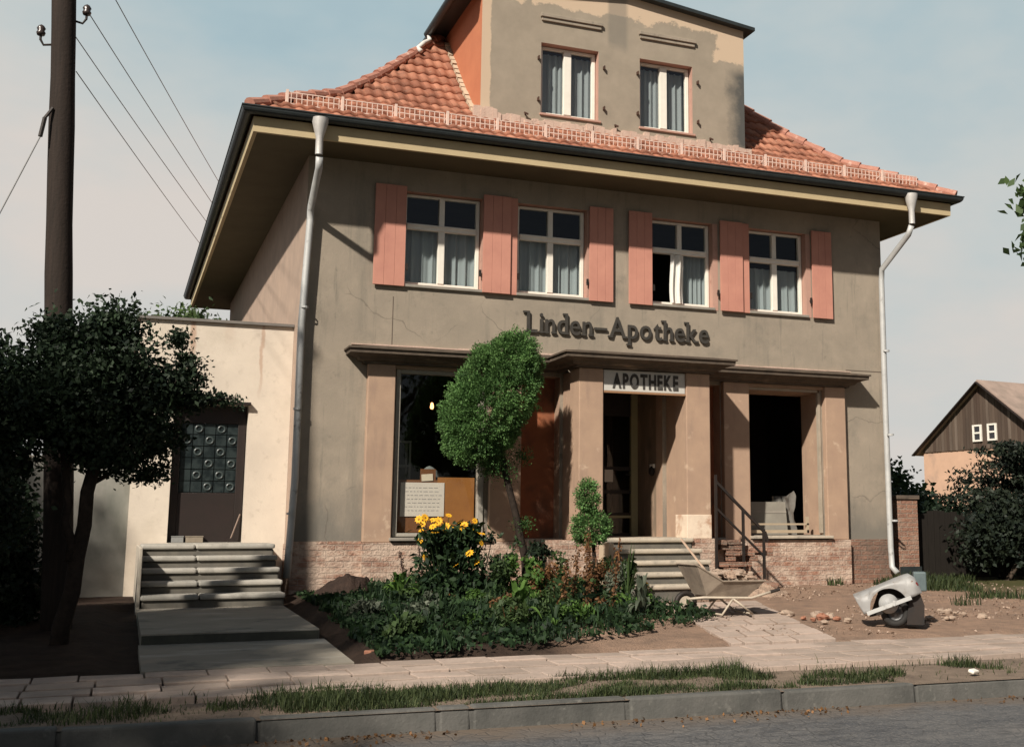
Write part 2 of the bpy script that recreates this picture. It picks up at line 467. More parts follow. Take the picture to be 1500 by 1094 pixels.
def make_road():
    m, nt, out = nodes('asphalt'); v = coord(nt)
    col = ramp(nt, tnoise(nt, v, 1.0, 6, .7, (1, 2.5, 1)), [(.3, (.15, .14, .132)), (.5, (.1, .098, .098)), (.7, (.065, .067, .072))])
    col = mix(nt, ramp(nt, tnoise(nt, v, 60, 3), [(.5, 0.), (.66, .7)]), col, (.2, .185, .17))
    col = mix(nt, ramp(nt, tnoise(nt, v, 5, 6, .75, (1, 2.2, 1)), [(.5, 0.), (.66, .75)]), col, (.045, .046, .05))
    sp = N(nt, 'ShaderNodeSeparateXYZ'); nt.links.new(v, sp.inputs[0])
    wb = N(nt, 'ShaderNodeMath', operation='MULTIPLY_ADD', i_1=.9); nt.links.new(tnoise(nt, v, 2.2, 5), wb.inputs[0]); nt.links.new(sp.outputs[1], wb.inputs[2])
    mr = N(nt, 'ShaderNodeMapRange', i_1=-8.75, i_2=-8.2); nt.links.new(wb.outputs[0], mr.inputs[0])
    col = mix(nt, mr.outputs[0], col, (.14, .11, .085))
    vo = N(nt, 'ShaderNodeTexVoronoi', feature='DISTANCE_TO_EDGE', i_Scale=6.5, i_Randomness=.75); nt.links.new(v, vo.inputs['Vector'])
    gap = N(nt, 'ShaderNodeMapRange', i_1=0., i_2=.06); nt.links.new(vo.outputs['Distance'], gap.inputs[0])
    worn = ramp(nt, tnoise(nt, v, .9, 4), [(.4, .0), (.65, .7)])
    col = mix(nt, worn, col, mix(nt, gap.outputs[0], (.075, .072, .07), col))
    hh = N(nt, 'ShaderNodeMath', operation='MULTIPLY_ADD', i_1=.6); nt.links.new(tnoise(nt, v, 70, 4, .7), hh.inputs[0]); nt.links.new(gap.outputs[0], hh.inputs[2])
    finish(nt, out, col, .9, .2, 0, hh.outputs[0], .45, .015)
    xs = [-300, -100, -40] + list(np.arange(-12, 20, 1.0)) + [40, 100, 300]
    V = []
    ys = [-8.2, -10, -13, -17, -20]
    for x in xs:
        for y in ys: V.append((x, y + (kerb_y(x) + 8.42 if y == -8.2 and abs(x) < 21 else 0), ROADZ + .0))
    n = len(ys)
    F = [(i * n + j + 1, (i + 1) * n + j + 1, (i + 1) * n + j, i * n + j) for i in range(len(xs) - 1) for j in range(n - 1)]
    tag(np_object('road', V, F, m, origin=(0, -13, ROADZ)), kind='structure')
    far = MB(); far.box(-300, 300, -200, -20, -.6, -.42)
    tag(far.build('far_verge', M('verge_earth', (.08, .08, .04), (.12, .1, .06), 2)), kind='structure')


def make_kerb():
    b = MB(); x = -14.0
    rr = random.Random(3)
    joints = [2.5, 3.72, 5.05, 6.3, 7.55]
    edges = list(np.arange(-14, 2.4, 1.25)) + joints + list(np.arange(8.8, 24, 1.25))
    for x0, x1 in zip(edges[:-1], edges[1:]):
        g = .012
        dz = rr.uniform(-.012, .012); dy = rr.uniform(-.012, .012)
        ya, yb = kerb_y(x0) + dy, kerb_y(x1) + dy + rr.uniform(-.008, .008)
        zt = -.335 + dz
        b.add([(x0 + g, ya, ROADZ - .1), (x1 - g, yb, ROADZ - .1), (x1 - g, yb + .15, ROADZ - .1), (x0 + g, ya + .15, ROADZ - .1),
               (x0 + g, ya + .02, zt), (x1 - g, yb + .02, zt + rr.uniform(-.006, .006)), (x1 - g, yb + .15, zt), (x0 + g, ya + .15, zt)],
              [(0, 3, 2, 1), (4, 5, 6, 7), (0, 1, 5, 4), (1, 2, 6, 5), (2, 3, 7, 6), (3, 0, 4, 7)])
    for x in range(-14, 23): b.add([(x, kerb_y(x) + .035, ROADZ - .1), (x + 1, kerb_y(x + 1) + .035, ROADZ - .1), (x + 1, kerb_y(x + 1) + .035, -.352), (x, kerb_y(x) + .035, -.352), (x, kerb_y(x) + .14, -.352), (x + 1, kerb_y(x + 1) + .14, -.352)], [(0, 1, 2, 3), (3, 2, 5, 4)])
    tag(b.build('kerb', KERBM, bevel=.018), kind='structure')


def make_pavement():
    b = MB(); rr = random.Random(5)
    for row in range(4):
        y0 = -7.46 + row * .342
        x = -12 + row * .17
        while x < 22:
            w = .5 if rr.random() < .8 else .35
            g = .008
            z = gz(x, y0 + .17) + rr.uniform(-.006, .006)
            tx, ty = rr.uniform(-.004, .004), rr.uniform(-.004, .004)
            b.a = rr.random()
            b.add([(x + g, y0 + g, z - .07), (x + w - g, y0 + g, z - .07), (x + w - g, y0 + .342 - g, z - .07), (x + g, y0 + .342 - g, z - .07),
                   (x + g, y0 + g, z - tx - ty), (x + w - g, y0 + g, z + tx - ty), (x + w - g, y0 + .342 - g, z + tx + ty + .004), (x + g, y0 + .342 - g, z - tx + ty + .004)],
                  [(0, 3, 2, 1), (4, 5, 6, 7), (0, 1, 5, 4), (1, 2, 6, 5), (2, 3, 7, 6), (3, 0, 4, 7)])
            x += w
    m, nt, out = nodes('pavement_slabs'); v = coord(nt)
    a = N(nt, 'ShaderNodeAttribute', attribute_name='v')
    base = ramp(nt, a.outputs['Fac'], [(0., (.33, .26, .215)), (1., (.46, .36, .3))])
    col = mix(nt, ramp(nt, tnoise(nt, v, 2.2, 6, .7), [(.45, 0.), (.75, .75)]), base, (.22, .18, .15))
    col = mix(nt, ramp(nt, tnoise(nt, v, 9, 5, .7), [(.55, 0.), (.75, .6)]), col, (.2, .165, .14))
    finish(nt, out, col, .9, .15, 0, tnoise(nt, v, 50, 5, .7), .4, .01)
    tag(b.build('pavement', m, attr=True, bevel=.006), kind='structure')
    # path to the shop door, same slabs set askew
    b = MB()
    A0, A1, B0, B1 = Vector((6.75, -2.55, 0)), Vector((8.2, -2.55, 0)), Vector((5.95, -6.05, 0)), Vector((7.25, -6.05, 0))
    nr, nc = 8, 4
    for i in range(nr):
        for j in range(nc):
            def q(u, w):
                p = (A0.lerp(A1, u)).lerp(B0.lerp(B1, u), w)
                p.z = gz(p.x, p.y) + .012; return p
            e = .012
            off = .5 / nc if i % 2 else 0
            u0, u1 = max(0, j / nc - off), min(1, (j + 1) / nc - off + (off if j == nc - 1 else 0))
            pts = [q(u0 + e, (i + 1) / nr - e), q(u1 - e, (i + 1) / nr - e), q(u1 - e, i / nr + e), q(u0 + e, i / nr + e)]
            dz = rr.uniform(-.006, .006); b.a = .35 + .65 * rr.random()
            top = [p + Vector((0, 0, dz + rr.uniform(-.003, .003))) for p in pts]; bot = [p - Vector((0, 0, .07)) for p in pts]
            b.add(bot + top, [(0, 3, 2, 1), (4, 5, 6, 7), (0, 1, 5, 4), (1, 2, 6, 5), (2, 3, 7, 6), (3, 0, 4, 7)])
    tag(b.build('shop_path', m, attr=True, bevel=.006), kind='structure')


def make_annex_path():
    b = MB()
    def slab(x0, x1, ya, yb, za, zb, h):
        b.add([(x0, ya, za - h), (x1, ya, za - h), (x1, yb, zb - h), (x0, yb, zb - h), (x0, ya, za), (x1, ya, za), (x1, yb, zb), (x0, yb, zb)],
              [(0, 3, 2, 1), (4, 5, 6, 7), (0, 1, 5, 4), (1, 2, 6, 5), (2, 3, 7, 6), (3, 0, 4, 7)])
    slab(.31, 2.03, -4.35, -1.35, -.085, -.03, .25)
    slab(.29, 2.08, -6.09, -4.36, -.245, -.185, .15)
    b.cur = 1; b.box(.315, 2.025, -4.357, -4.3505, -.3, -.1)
    tag(b.build('concrete_path', [PATHM, M('shaded_path_riser', (.075, .075, .06), (.045, .047, .04), 4, .95)], bevel=.012), kind='structure')  # second material paints the shade of the path's riser as a dark face


make_ground(); make_road(); make_kerb(); make_pavement(); make_annex_path()

# ------------------------------------------------------------------ house
XL, XR, YB = 2.29, 12.25, 13.0
house = thing('house', (7.27, 6.5, 0), 'two storey grey brown plastered corner house with pink shutters and red tiled hipped roof', 'house')


def holed_wall(b, x0, x1, z0, z1, holes, y, depth, reveal_mat=None):
    xs = sorted(set([x0, x1] + [h[0] for h in holes] + [h[1] for h in holes]))
    zs = sorted(set([z0, z1] + [h[2] for h in holes] + [h[3] for h in holes]))
    xs = [x for x in xs if x0 <= x <= x1]; zs = [z for z in zs if z0 <= z <= z1]
    for i in range(len(xs) - 1):
        for j in range(len(zs) - 1):
            cx, cz = (xs[i] + xs[i + 1]) / 2, (zs[j] + zs[j + 1]) / 2
            if any(h[0] < cx < h[1] and h[2] < cz < h[3] for h in holes): continue
            for yy, fl in ((y, 0), (y + depth, 1)):
                p = [(xs[i], yy, zs[j]), (xs[i + 1], yy, zs[j]), (xs[i + 1], yy, zs[j + 1]), (xs[i], yy, zs[j + 1])]
                b.add(p, [(3, 2, 1, 0) if fl else (0, 1, 2, 3)])
    c = b.cur
    for h in holes:
        if reveal_mat is not None: b.cur = reveal_mat
        a, e, lo, hi = h[:4]; d = y + depth
        b.add([(a, y, lo), (a, d, lo), (a, d, hi), (a, y, hi)], [(0, 1, 2, 3)])
        b.add([(e, y, lo), (e, d, lo), (e, d, hi), (e, y, hi)], [(3, 2, 1, 0)])
        b.add([(a, y, hi), (e, y, hi), (e, d, hi), (a, d, hi)], [(3, 2, 1, 0)])
        b.add([(a, y, lo), (e, y, lo), (e, d, lo), (a, d, lo)], [(0, 1, 2, 3)])
        b.cur = c


UPW = [(3.72, 4.93), (5.50, 6.66), (7.79, 8.90), (9.59, 10.70)]
UZ0, UZ1 = 4.50, 5.93
SHOPH = [(3.67, 5.02, .80, 3.22), (9.52, 10.90, .80, 3.22)]
REC = [(5.57, 6.22, .76, 3.22), (8.34, 9.0, .76, 3.22)]
PORT = (6.58, 7.96, .78, 3.22)

w = MB()
holed_wall(w, XL, XR, 3.9, 6.36, [(a, e, UZ0, UZ1) for a, e in UPW], 0, .24, 1)
holed_wall(w, XL, XR, .70, 3.9, SHOPH + REC + [PORT], 0, .24, 2)
w.cur = 4
w.add([(XL, 0, 0), (XL, 0, 6.36), (XL, YB, 6.36), (XL, YB, 0)], [(0, 1, 2, 3)])
w.cur = 0
w.add([(XR, 0, 0), (XR, 0, 6.36), (XR, YB, 6.36), (XR, YB, 0)], [(3, 2, 1, 0)])
w.add([(XL, YB, 0), (XR, YB, 0), (XR, YB, 6.36), (XL, YB, 6.36)], [(3, 2, 1, 0)])
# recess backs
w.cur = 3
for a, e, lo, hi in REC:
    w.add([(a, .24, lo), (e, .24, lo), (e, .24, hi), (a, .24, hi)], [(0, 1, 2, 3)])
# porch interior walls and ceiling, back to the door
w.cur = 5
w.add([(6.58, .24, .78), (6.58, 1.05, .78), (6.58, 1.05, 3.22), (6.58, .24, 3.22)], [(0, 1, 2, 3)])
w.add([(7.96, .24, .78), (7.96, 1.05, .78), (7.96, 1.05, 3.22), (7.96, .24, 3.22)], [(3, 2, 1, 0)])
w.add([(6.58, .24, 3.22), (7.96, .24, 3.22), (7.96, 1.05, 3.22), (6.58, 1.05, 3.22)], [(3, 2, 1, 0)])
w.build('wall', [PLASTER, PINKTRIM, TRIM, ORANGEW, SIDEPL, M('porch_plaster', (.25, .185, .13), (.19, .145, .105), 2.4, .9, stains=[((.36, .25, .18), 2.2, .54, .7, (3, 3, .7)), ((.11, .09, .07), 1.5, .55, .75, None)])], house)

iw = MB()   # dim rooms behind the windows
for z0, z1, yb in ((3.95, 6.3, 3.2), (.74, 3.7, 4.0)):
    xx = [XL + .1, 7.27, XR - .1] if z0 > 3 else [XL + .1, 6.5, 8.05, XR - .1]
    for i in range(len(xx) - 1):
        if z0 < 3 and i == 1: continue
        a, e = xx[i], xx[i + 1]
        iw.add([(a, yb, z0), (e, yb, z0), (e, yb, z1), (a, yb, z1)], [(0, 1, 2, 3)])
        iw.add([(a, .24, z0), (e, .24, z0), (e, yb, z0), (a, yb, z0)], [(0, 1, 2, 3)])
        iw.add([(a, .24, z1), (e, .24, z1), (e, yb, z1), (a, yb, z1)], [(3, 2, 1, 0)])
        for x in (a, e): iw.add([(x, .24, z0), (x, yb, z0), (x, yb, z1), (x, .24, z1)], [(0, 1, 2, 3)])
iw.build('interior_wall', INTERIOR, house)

# plinth of whitewashed brick
for (x0, x1, y0, y1, z1), m_ in ((( XL - .02, 3.24, -.02, .0, .74), BRICKW), ((3.24, 5.9, -.14, -.001, .72), BRICKW), ((8.9, 11.36, -.14, -.001, .72), BRICKW),
                                 ((11.361, XR + .02, -.02, .0, .72), BRICKD), ((XR, XR + .02, 0, 6, .72), BRICKD), ((XL - .02, XL, 0, 3, .70), BRICKW)):
    pl = MB(); pl.box(x0, x1, y0, y1, -.3, z1); pl.build('plinth', m_, house)
for box_ in ((5.9, 6.56, -.93, -.141, -.3, .745), (8.02, 8.42, -.93, -.141, -.3, .76), (8.425, 9.1, -.72, -.142, -.3, .70)):
    pb = MB(); pb.box(*box_); pb.build('porch_base', BRICKW, house)
rr = random.Random(21)
for row in range(9):                                # the broken flank of the porch base, bricks showing
    z = .70 - row * .082
    x = 8.42 + (.12 if row % 2 else 0)
    end = 9.16 - max(0, row - 2) * .03
    while x < end:
        L = rr.choice((.24, .24, .12)); o = rr.uniform(-.06, .05) - row * .02
        if rr.random() < .72:
            pb = MB(); pb.obox((x + L / 2, -.7 + o, z), (L * .95, .36, .07), Matrix.Rotation(rr.uniform(-.3, .3), 3, 'Z') @ Matrix.Rotation(rr.uniform(-.08, .08), 3, 'Y'))
            pb.build('brick', BRICKD, house, bevel=.008)
        x += L

fl = MB(); fl.box(6.56, 8.02, -.9, 1.04, .5, .779); fl.build('porch_floor', STEPM, house)

# pilasters and pillars
for a, e in ((3.24, 3.64), (5.09, 5.57), (9.01, 9.48), (10.94, 11.34)):
    p = MB(); p.box(a, e, -.12, -.001, .721, 3.27); p.build('pilaster', TRIM, house, bevel=.012)
for a, e in ((6.20, 6.585), (7.955, 8.36)):
    p = MB(); p.box(a, e, -.9, -.5, .746 if a < 7 else .761, 3.27)
    p.box(a + .07, e - .05, -.499, -.001, .746 if a < 7 else .761, 3.27)
    o = p.build('pillar', TRIM, house, bevel=.012)
    if a > 7:
        q = MB(); q.box(a - .006, e + .006, -.906, -.49, .762, 1.12)
        q.build('whitewashed_base', M('whitewash', (.74, .62, .49), (.62, .5, .39), 5, .92, .15, 0, 60, .4, [((.46, .29, .2), 3.2, .52, .64, None)]), o, bevel=.008)
# lintel beams between pillar tops, and porch ceiling
for bx in ((3.64, 5.09, -.06, -.001, 3.221, 3.27), (9.48, 10.94, -.06, -.001, 3.221, 3.27), (6.585, 7.955, -.82, -.5, 3.10, 3.27), (6.587, 7.953, -.499, -.001, 3.23, 3.268)):
    lb = MB(); lb.box(*bx); lb.build('lintel', TRIM, house)

def cornice():
    path = [(3.2, .0), (3.2, -.12), (6.17, -.12), (6.17, -.92), (8.39, -.92), (8.39, -.12), (11.38, -.12), (11.38, .0)]
    nrm = [(-1, 0), (0, -1), (-1, 0), (0, -1), (1, 0), (0, -1), (1, 0)]
    prof = [(0, 3.27), (.03, 3.27), (.035, 3.30), (.10, 3.315), (.13, 3.35), (.2, 3.375), (.27, 3.39), (.275, 3.445), (.3, 3.45), (.3, 3.475), (0, 3.53)]
    b = MB(); vs = []
    for o, z in prof:
        for i, (x, y) in enumerate(path):
            if i == 0: n = nrm[0]
            elif i == len(path) - 1: n = nrm[-1]
            else: n = (nrm[i - 1][0] + nrm[i][0], nrm[i - 1][1] + nrm[i][1])
            vs.append((x + n[0] * o, y + n[1] * o, z))
    m = len(path); fs = []
    for i in range(len(prof) - 1):
        for k in range(m - 1):
            fs.append((i * m + k, i * m + k + 1, (i + 1) * m + k + 1, (i + 1) * m + k))
        if i == len(prof) - 2:
            pass
    b.add(vs, fs)
    # cover of the porch roof behind the cornice
    b.add([(6.17, -.92, 3.53), (8.39, -.92, 3.53), (8.39, -.001, 3.55), (6.17, -.001, 3.55)], [(0, 1, 2, 3)])
    b.add([(3.2, -.12, 3.53), (6.17, -.12, 3.53), (6.17, -.001, 3.55), (3.2, -.001, 3.55)], [(0, 1, 2, 3)])
    b.add([(8.39, -.12, 3.53), (11.38, -.12, 3.53), (11.38, -.001, 3.55), (8.39, -.001, 3.55)], [(0, 1, 2, 3)])
    o = b.build('cornice', CORNICE, house)
    e = MB(); rr = random.Random(9)
    x = 3.0
    while x < 11.5:                               # ragged mortar line where cornice meets plaster
        L = rr.uniform(.15, .5)
        if not (5.9 < x < 8.5): e.box(x, min(x + L, 11.6), -.03 - rr.random() * .02, -.002, 3.551, 3.562 + rr.random() * .02)
        else: e.box(x, x + L, -.03 - rr.random() * .02, -.002, 3.552, 3.565 + rr.random() * .02)
        x += L
    e.build('mortar_line', MORTAR, o)


cornice()

# plaster score lines
SEAM = M('seam', (.13, .1, .08))
sc = MB(); sc.box(3.585, 3.597, -.0025, .004, 3.57, 4.30); sc.build('plaster_seam', SEAM, house)
sc = MB(); sc.box(11.45, XR - .03, -.0025, .004, 3.585, 3.6); sc.build('plaster_seam', SEAM, house)


def window_frame(b, x0, x1, z0, z1, y, transom=None, mull=.1, fw=.055, open_left=False):
    t = .07
    b.box(x0, x0 + fw, y, y + t, z0, z1); b.box(x1 - fw, x1, y, y + t, z0, z1)
    b.box(x0 + fw, x1 - fw, y, y + t, z0, z0 + fw); b.box(x0 + fw, x1 - fw, y, y + t, z1 - fw * .7, z1)
    c = (x0 + x1) / 2
    if transom:
        b.box(x0 + fw, x1 - fw, y - .025, y + t, transom - .045, transom + .045)
        b.box(x0 + fw, x1 - fw, y - .04, y - .026, transom + .01, transom + .035)
        b.box(c - mull / 2, c + mull / 2, y - .012, y + t, z0 + fw, transom - .045)
        b.box(c - mull * .4, c + mull * .4, y - .012, y + t, transom + .045, z1 - fw * .7)
    else:
        b.box(c - mull / 2, c + mull / 2, y - .012, y + t, z0 + fw, z1 - fw * .7)


def curtain(x0, x1, z0, z1, y, amp=.02, waves=7, seed=0, gap=0.0, flare=0):
    nx, nz = 70, 8
    rr = random.Random(seed); ph = rr.uniform(0, 6)
    V = []; F = []
    for j in range(nz + 1):
        for i in range(nx + 1):
            u = i / nx; t = j / nz
            x = x0 + (x1 - x0) * u + .01 * math.sin(u * 40 + ph)
            yy = y + amp * math.sin(u * waves * 2 * math.pi + ph + .3 * math.sin(u * 17)) + amp * .5 * math.sin(u * waves * 4.4 * math.pi + 2 * ph)
            V.append((x, yy, z0 + (z1 - z0) * t))
    for j in range(nz):
        for i in range(nx):
            a = j * (nx + 1) + i; F.append((a, a + 1, a + nx + 2, a + nx + 1))
    return V, F


for k, (a, e) in enumerate(UPW):
    b = MB(); yf = .13
    if k != 2:
        window_frame(b, a + .01, e - .01, UZ0 + .01, UZ1 - .01, yf, 5.42)
    else:
        window_frame(b, a + .01, e - .01, UZ0 + .01, UZ1 - .01, yf, 5.42)
    wn = b.build('window', WHITE, house, bevel=.006, label='white casement window with its lower left sash standing open' if k == 2 else None)
    c = (a + e) / 2
    g = MB()
    rects = [(a + .06, c - .04, 5.46, UZ1 - .045), (c + .04, e - .06, 5.46, UZ1 - .045), (a + .06, c - .05, UZ0 + .06, 5.38), (c + .05, e - .06, UZ0 + .06, 5.38)]
    if k == 2: rects.pop(2)
    for x0, x1, z0, z1 in rects:
        g.add([(x0, yf + .035, z0), (x1, yf + .035, z0), (x1, yf + .036, z1), (x0, yf + .036, z1)], [(0, 1, 2, 3)])
    g.build('pane', GLASSU, wn)
    V, F = curtain(a + .03 if k != 2 else c - .02, e - .03, UZ0 + .03, 5.40 if k != 3 else 5.3, .27, seed=k)
    np_object('curtain', V, F, CURTAIN, wn, smooth=True)
    if k == 2:
        V, F = curtain(c - .2, c + .06, UZ0 + .04, 5.36, .10, .035, 2, seed=9)
        V = [(x + .02 * math.sin(z * 5), y - .06 * (1 - (z - UZ0) / .9), z) for x, y, z in V]
        np_object('blown_curtain', V, F, CURTAINB, wn, smooth=True)
        ss = MB()
        ss.M = Matrix.Translation((a + .06, yf + .05, 0)) @ Matrix.Rotation(R(78), 4, 'Z')
        ss.box(0, .5, 0, .04, UZ0 + .06, UZ0 + .11); ss.box(0, .5, 0, .04, 5.33, 5.38); ss.box(0, .05, 0, .04, UZ0 + .11, 5.33); ss.box(.45, .5, 0, .04, UZ0 + .11, 5.33)
        ss.build('open_sash', WHITE, wn)
    s = MB(); s.box(a - .02, e + .02, -.045, .12, UZ0 - .045, UZ0 - .002); s.build('sill', SILLM, wn, bevel=.006)
    s = MB(); s.box(a - .02, a, -.004, -.0005, UZ0, UZ1); s.build('painted_surround', PINKTRIM, wn)
    s = MB(); s.box(e, e + .09, -.004, -.0005, UZ0 - .04, UZ1); s.build('painted_surround', PINKTRIM, wn)

SHUT = [(3.27, 3.735, -.065), (4.93, 5.37, -.075), (5.05, 5.485, -.04), (6.68, 7.085, -.065), (7.36, 7.77, -.065), (9.01, 9.43, -.075), (9.14, 9.57, -.04), (10.79, 11.185, -.065)]
for i, (a, e, y) in enumerate(SHUT):
    b = MB(); n = 3; wdt = (e - a) / n
    for k in range(n):
        b.box(a + k * wdt + (.0025 if k else 0), a + (k + 1) * wdt, y, y + .027, 4.455, 5.985)
    b.box(a + .03, e - .03, y + .0275, y + .034, 4.7, 4.8); b.box(a + .03, e - .03, y + .0275, y + .034, 5.6, 5.7)
    sh = b.build('shutter', SHUTTERM, house, bevel=.004)
    h = MB(); x = e + .03 if i % 2 == 0 else a - .03
    if i in (2, 6): x = e + .02
    if i in (1, 5): x = a - .035
    h.bar((x, -.05, 4.70), (x, -.05, 4.80), .03, .03); h.bar((x, -.05, 4.75), (x, 0, 4.75), .015, .015)
    h.build('shutter_catch', BLACKIRON, sh)

# shop windows
for k, (a, e, lo, hi) in enumerate(SHOPH):
    b = MB(); y = .02 if k == 0 else .56
    if k == 0:
        b.box(a, a + .07, -.03, .09, lo, hi); b.box(e - .09, e, -.03, .09, lo, hi); b.box(a + .07, e - .09, -.03, .09, hi - .06, hi); b.box(a + .07, e - .09, -.03, .09, lo, lo + .05)
        wn = b.build('shop_window', M('grey_window_paint', (.36, .33, .28), (.3, .28, .24), 5), house, bevel=.008)
        g = MB(); g.add([(a + .07, .04, lo + .05), (e - .09, .04, lo + .05), (e - .09, .041, hi - .06), (a + .07, .041, hi - .06)], [(0, 1, 2, 3)])
        g.build('pane', GLASSD, wn)
    else:
        b.box(a, e, .24, .62, hi - .05, hi - .001)
        b.box(e, e + .16, .24, .6, lo, hi)                          # plastered jamb
        b.box(a - .16, a, .24, .6, lo, hi)
        wn = b.build('shop_window', TRIM, house, label='opened up shop window bay with its glass taken out')
        f = MB(); f.box(e - .045, e - .001, -.02, .04, lo + .03, hi - .05); f.box(a + .001, e - .045, -.02, .02, hi - .045, hi - .002)
        f.build('frame_remnant', M('grey_window_paint_worn', (.4, .34, .27), (.3, .26, .2), 5), wn)
        f = MB(); f.box(a + .05, e - .2, .1, .16, lo + .03, lo + .08); f.box(a + .05, e - .2, .1, .14, lo + .16, lo + .19)
        f.box(e - .24, e - .2, .1, .15, lo + .03, lo + .3)
        f.build('trestle_rail', M('raw_timber', (.42, .34, .24), (.34, .27, .19), 9, stretch=(1, 8, 8)), wn)
    s = MB(); s.box(a - .06, e + .09, -.2, .24, lo - .058, lo - .012)
    s.build('sill', SILLM if k == 0 else STEPM, wn, bevel=.008)
for a, e, lo, hi in REC:
    s = MB(); s.box(a + .001, e - .001, -.16, .239, lo - .05, lo + .004); s.build('recess_sill', SILLM, house, bevel=.008)

# door
b = MB()
b.box(6.59, 7.30, 1.0, 1.05, .78, 3.2); b.box(7.30, 7.36, 1.0, 1.05, .78, 3.2); b.box(7.36, 7.84, 1.0, 1.05, 2.75, 3.2)
for z in (.78, 1.1, 1.47, 1.85): b.box(7.36, 7.84, 1.0, 1.045, z, z + (.06 if z > .8 else .05))
dr = b.build('door', DOORDARK, house)
g = MB(); g.add([(7.36, 1.03, .8), (7.84, 1.03, .8), (7.84, 1.031, 2.75), (7.36, 1.031, 2.75)], [(0, 1, 2, 3)]); g.build('pane', GLASSD, dr)
g = MB(); g.box(7.84, 7.955, .97, 1.05, .781, 3.2); g.box(7.36, 7.84, .985, .999, 1.075, 1.115)
g.build('door_frame', DOORGREEN, dr)
g = MB(); g.tube([(7.80, .99, 1.78), (7.80, .93, 1.78), (7.72, .93, 1.78)], .012); g.build('handle', BLACKIRON, dr)
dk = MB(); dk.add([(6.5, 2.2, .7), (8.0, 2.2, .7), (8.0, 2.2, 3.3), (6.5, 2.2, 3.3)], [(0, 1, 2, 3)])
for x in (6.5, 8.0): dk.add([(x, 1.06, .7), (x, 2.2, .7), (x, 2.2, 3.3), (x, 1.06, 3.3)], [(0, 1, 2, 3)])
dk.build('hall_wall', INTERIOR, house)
lt = MB(); lt.box(7.925, 7.958, .28, .42, 1.87, 1.93); lt.cur = 1; lt.lathe([(0, 0), (.07, .0), (.08, .03), (.05, .06), (0, .07)], (7.955, .35, 1.82), (-1, 0, 0), 16)
lt.build('bell_box', [WHITE, BLACKIRON], house)

# eaves: soffit, fascia, gutter
b = MB(); b.rect_sweep(XL, XR, 0, YB, [(0., 6.302), (.85, 6.297)]); b.build('soffit', SOFFIT, house)
b = MB(); b.rect_sweep(XL, XR, 0, YB, [(.82, 6.288), (.875, 6.288), (.88, 6.45), (.88, 6.5)]); b.build('fascia', FASCIA, house)
prof = [(.962 + .082 * math.cos(t), 6.59 + .088 * math.sin(t)) for t in np.linspace(math.pi, 2 * math.pi, 11)] + [(1.056, 6.597), (1.053, 6.613), (1.03, 6.605)]
b = MB(); b.rect_sweep(XL, XR, 0, YB, prof); b.build('gutter', GUTTER, house)

# roof
PROF = [(-.97, 6.585), (-.30, 7.01), (.45, 7.43), (1.2, 8.12), (2.44, 9.42), (4.98, 12.0)]


def roof_z(d):
    for (d0, z0), (d1, z1) in zip(PROF[:-1], PROF[1:]):
        if d <= d1: return z0 + (z1 - z0) * (d - d0) / (d1 - d0)
    return PROF[-1][1]


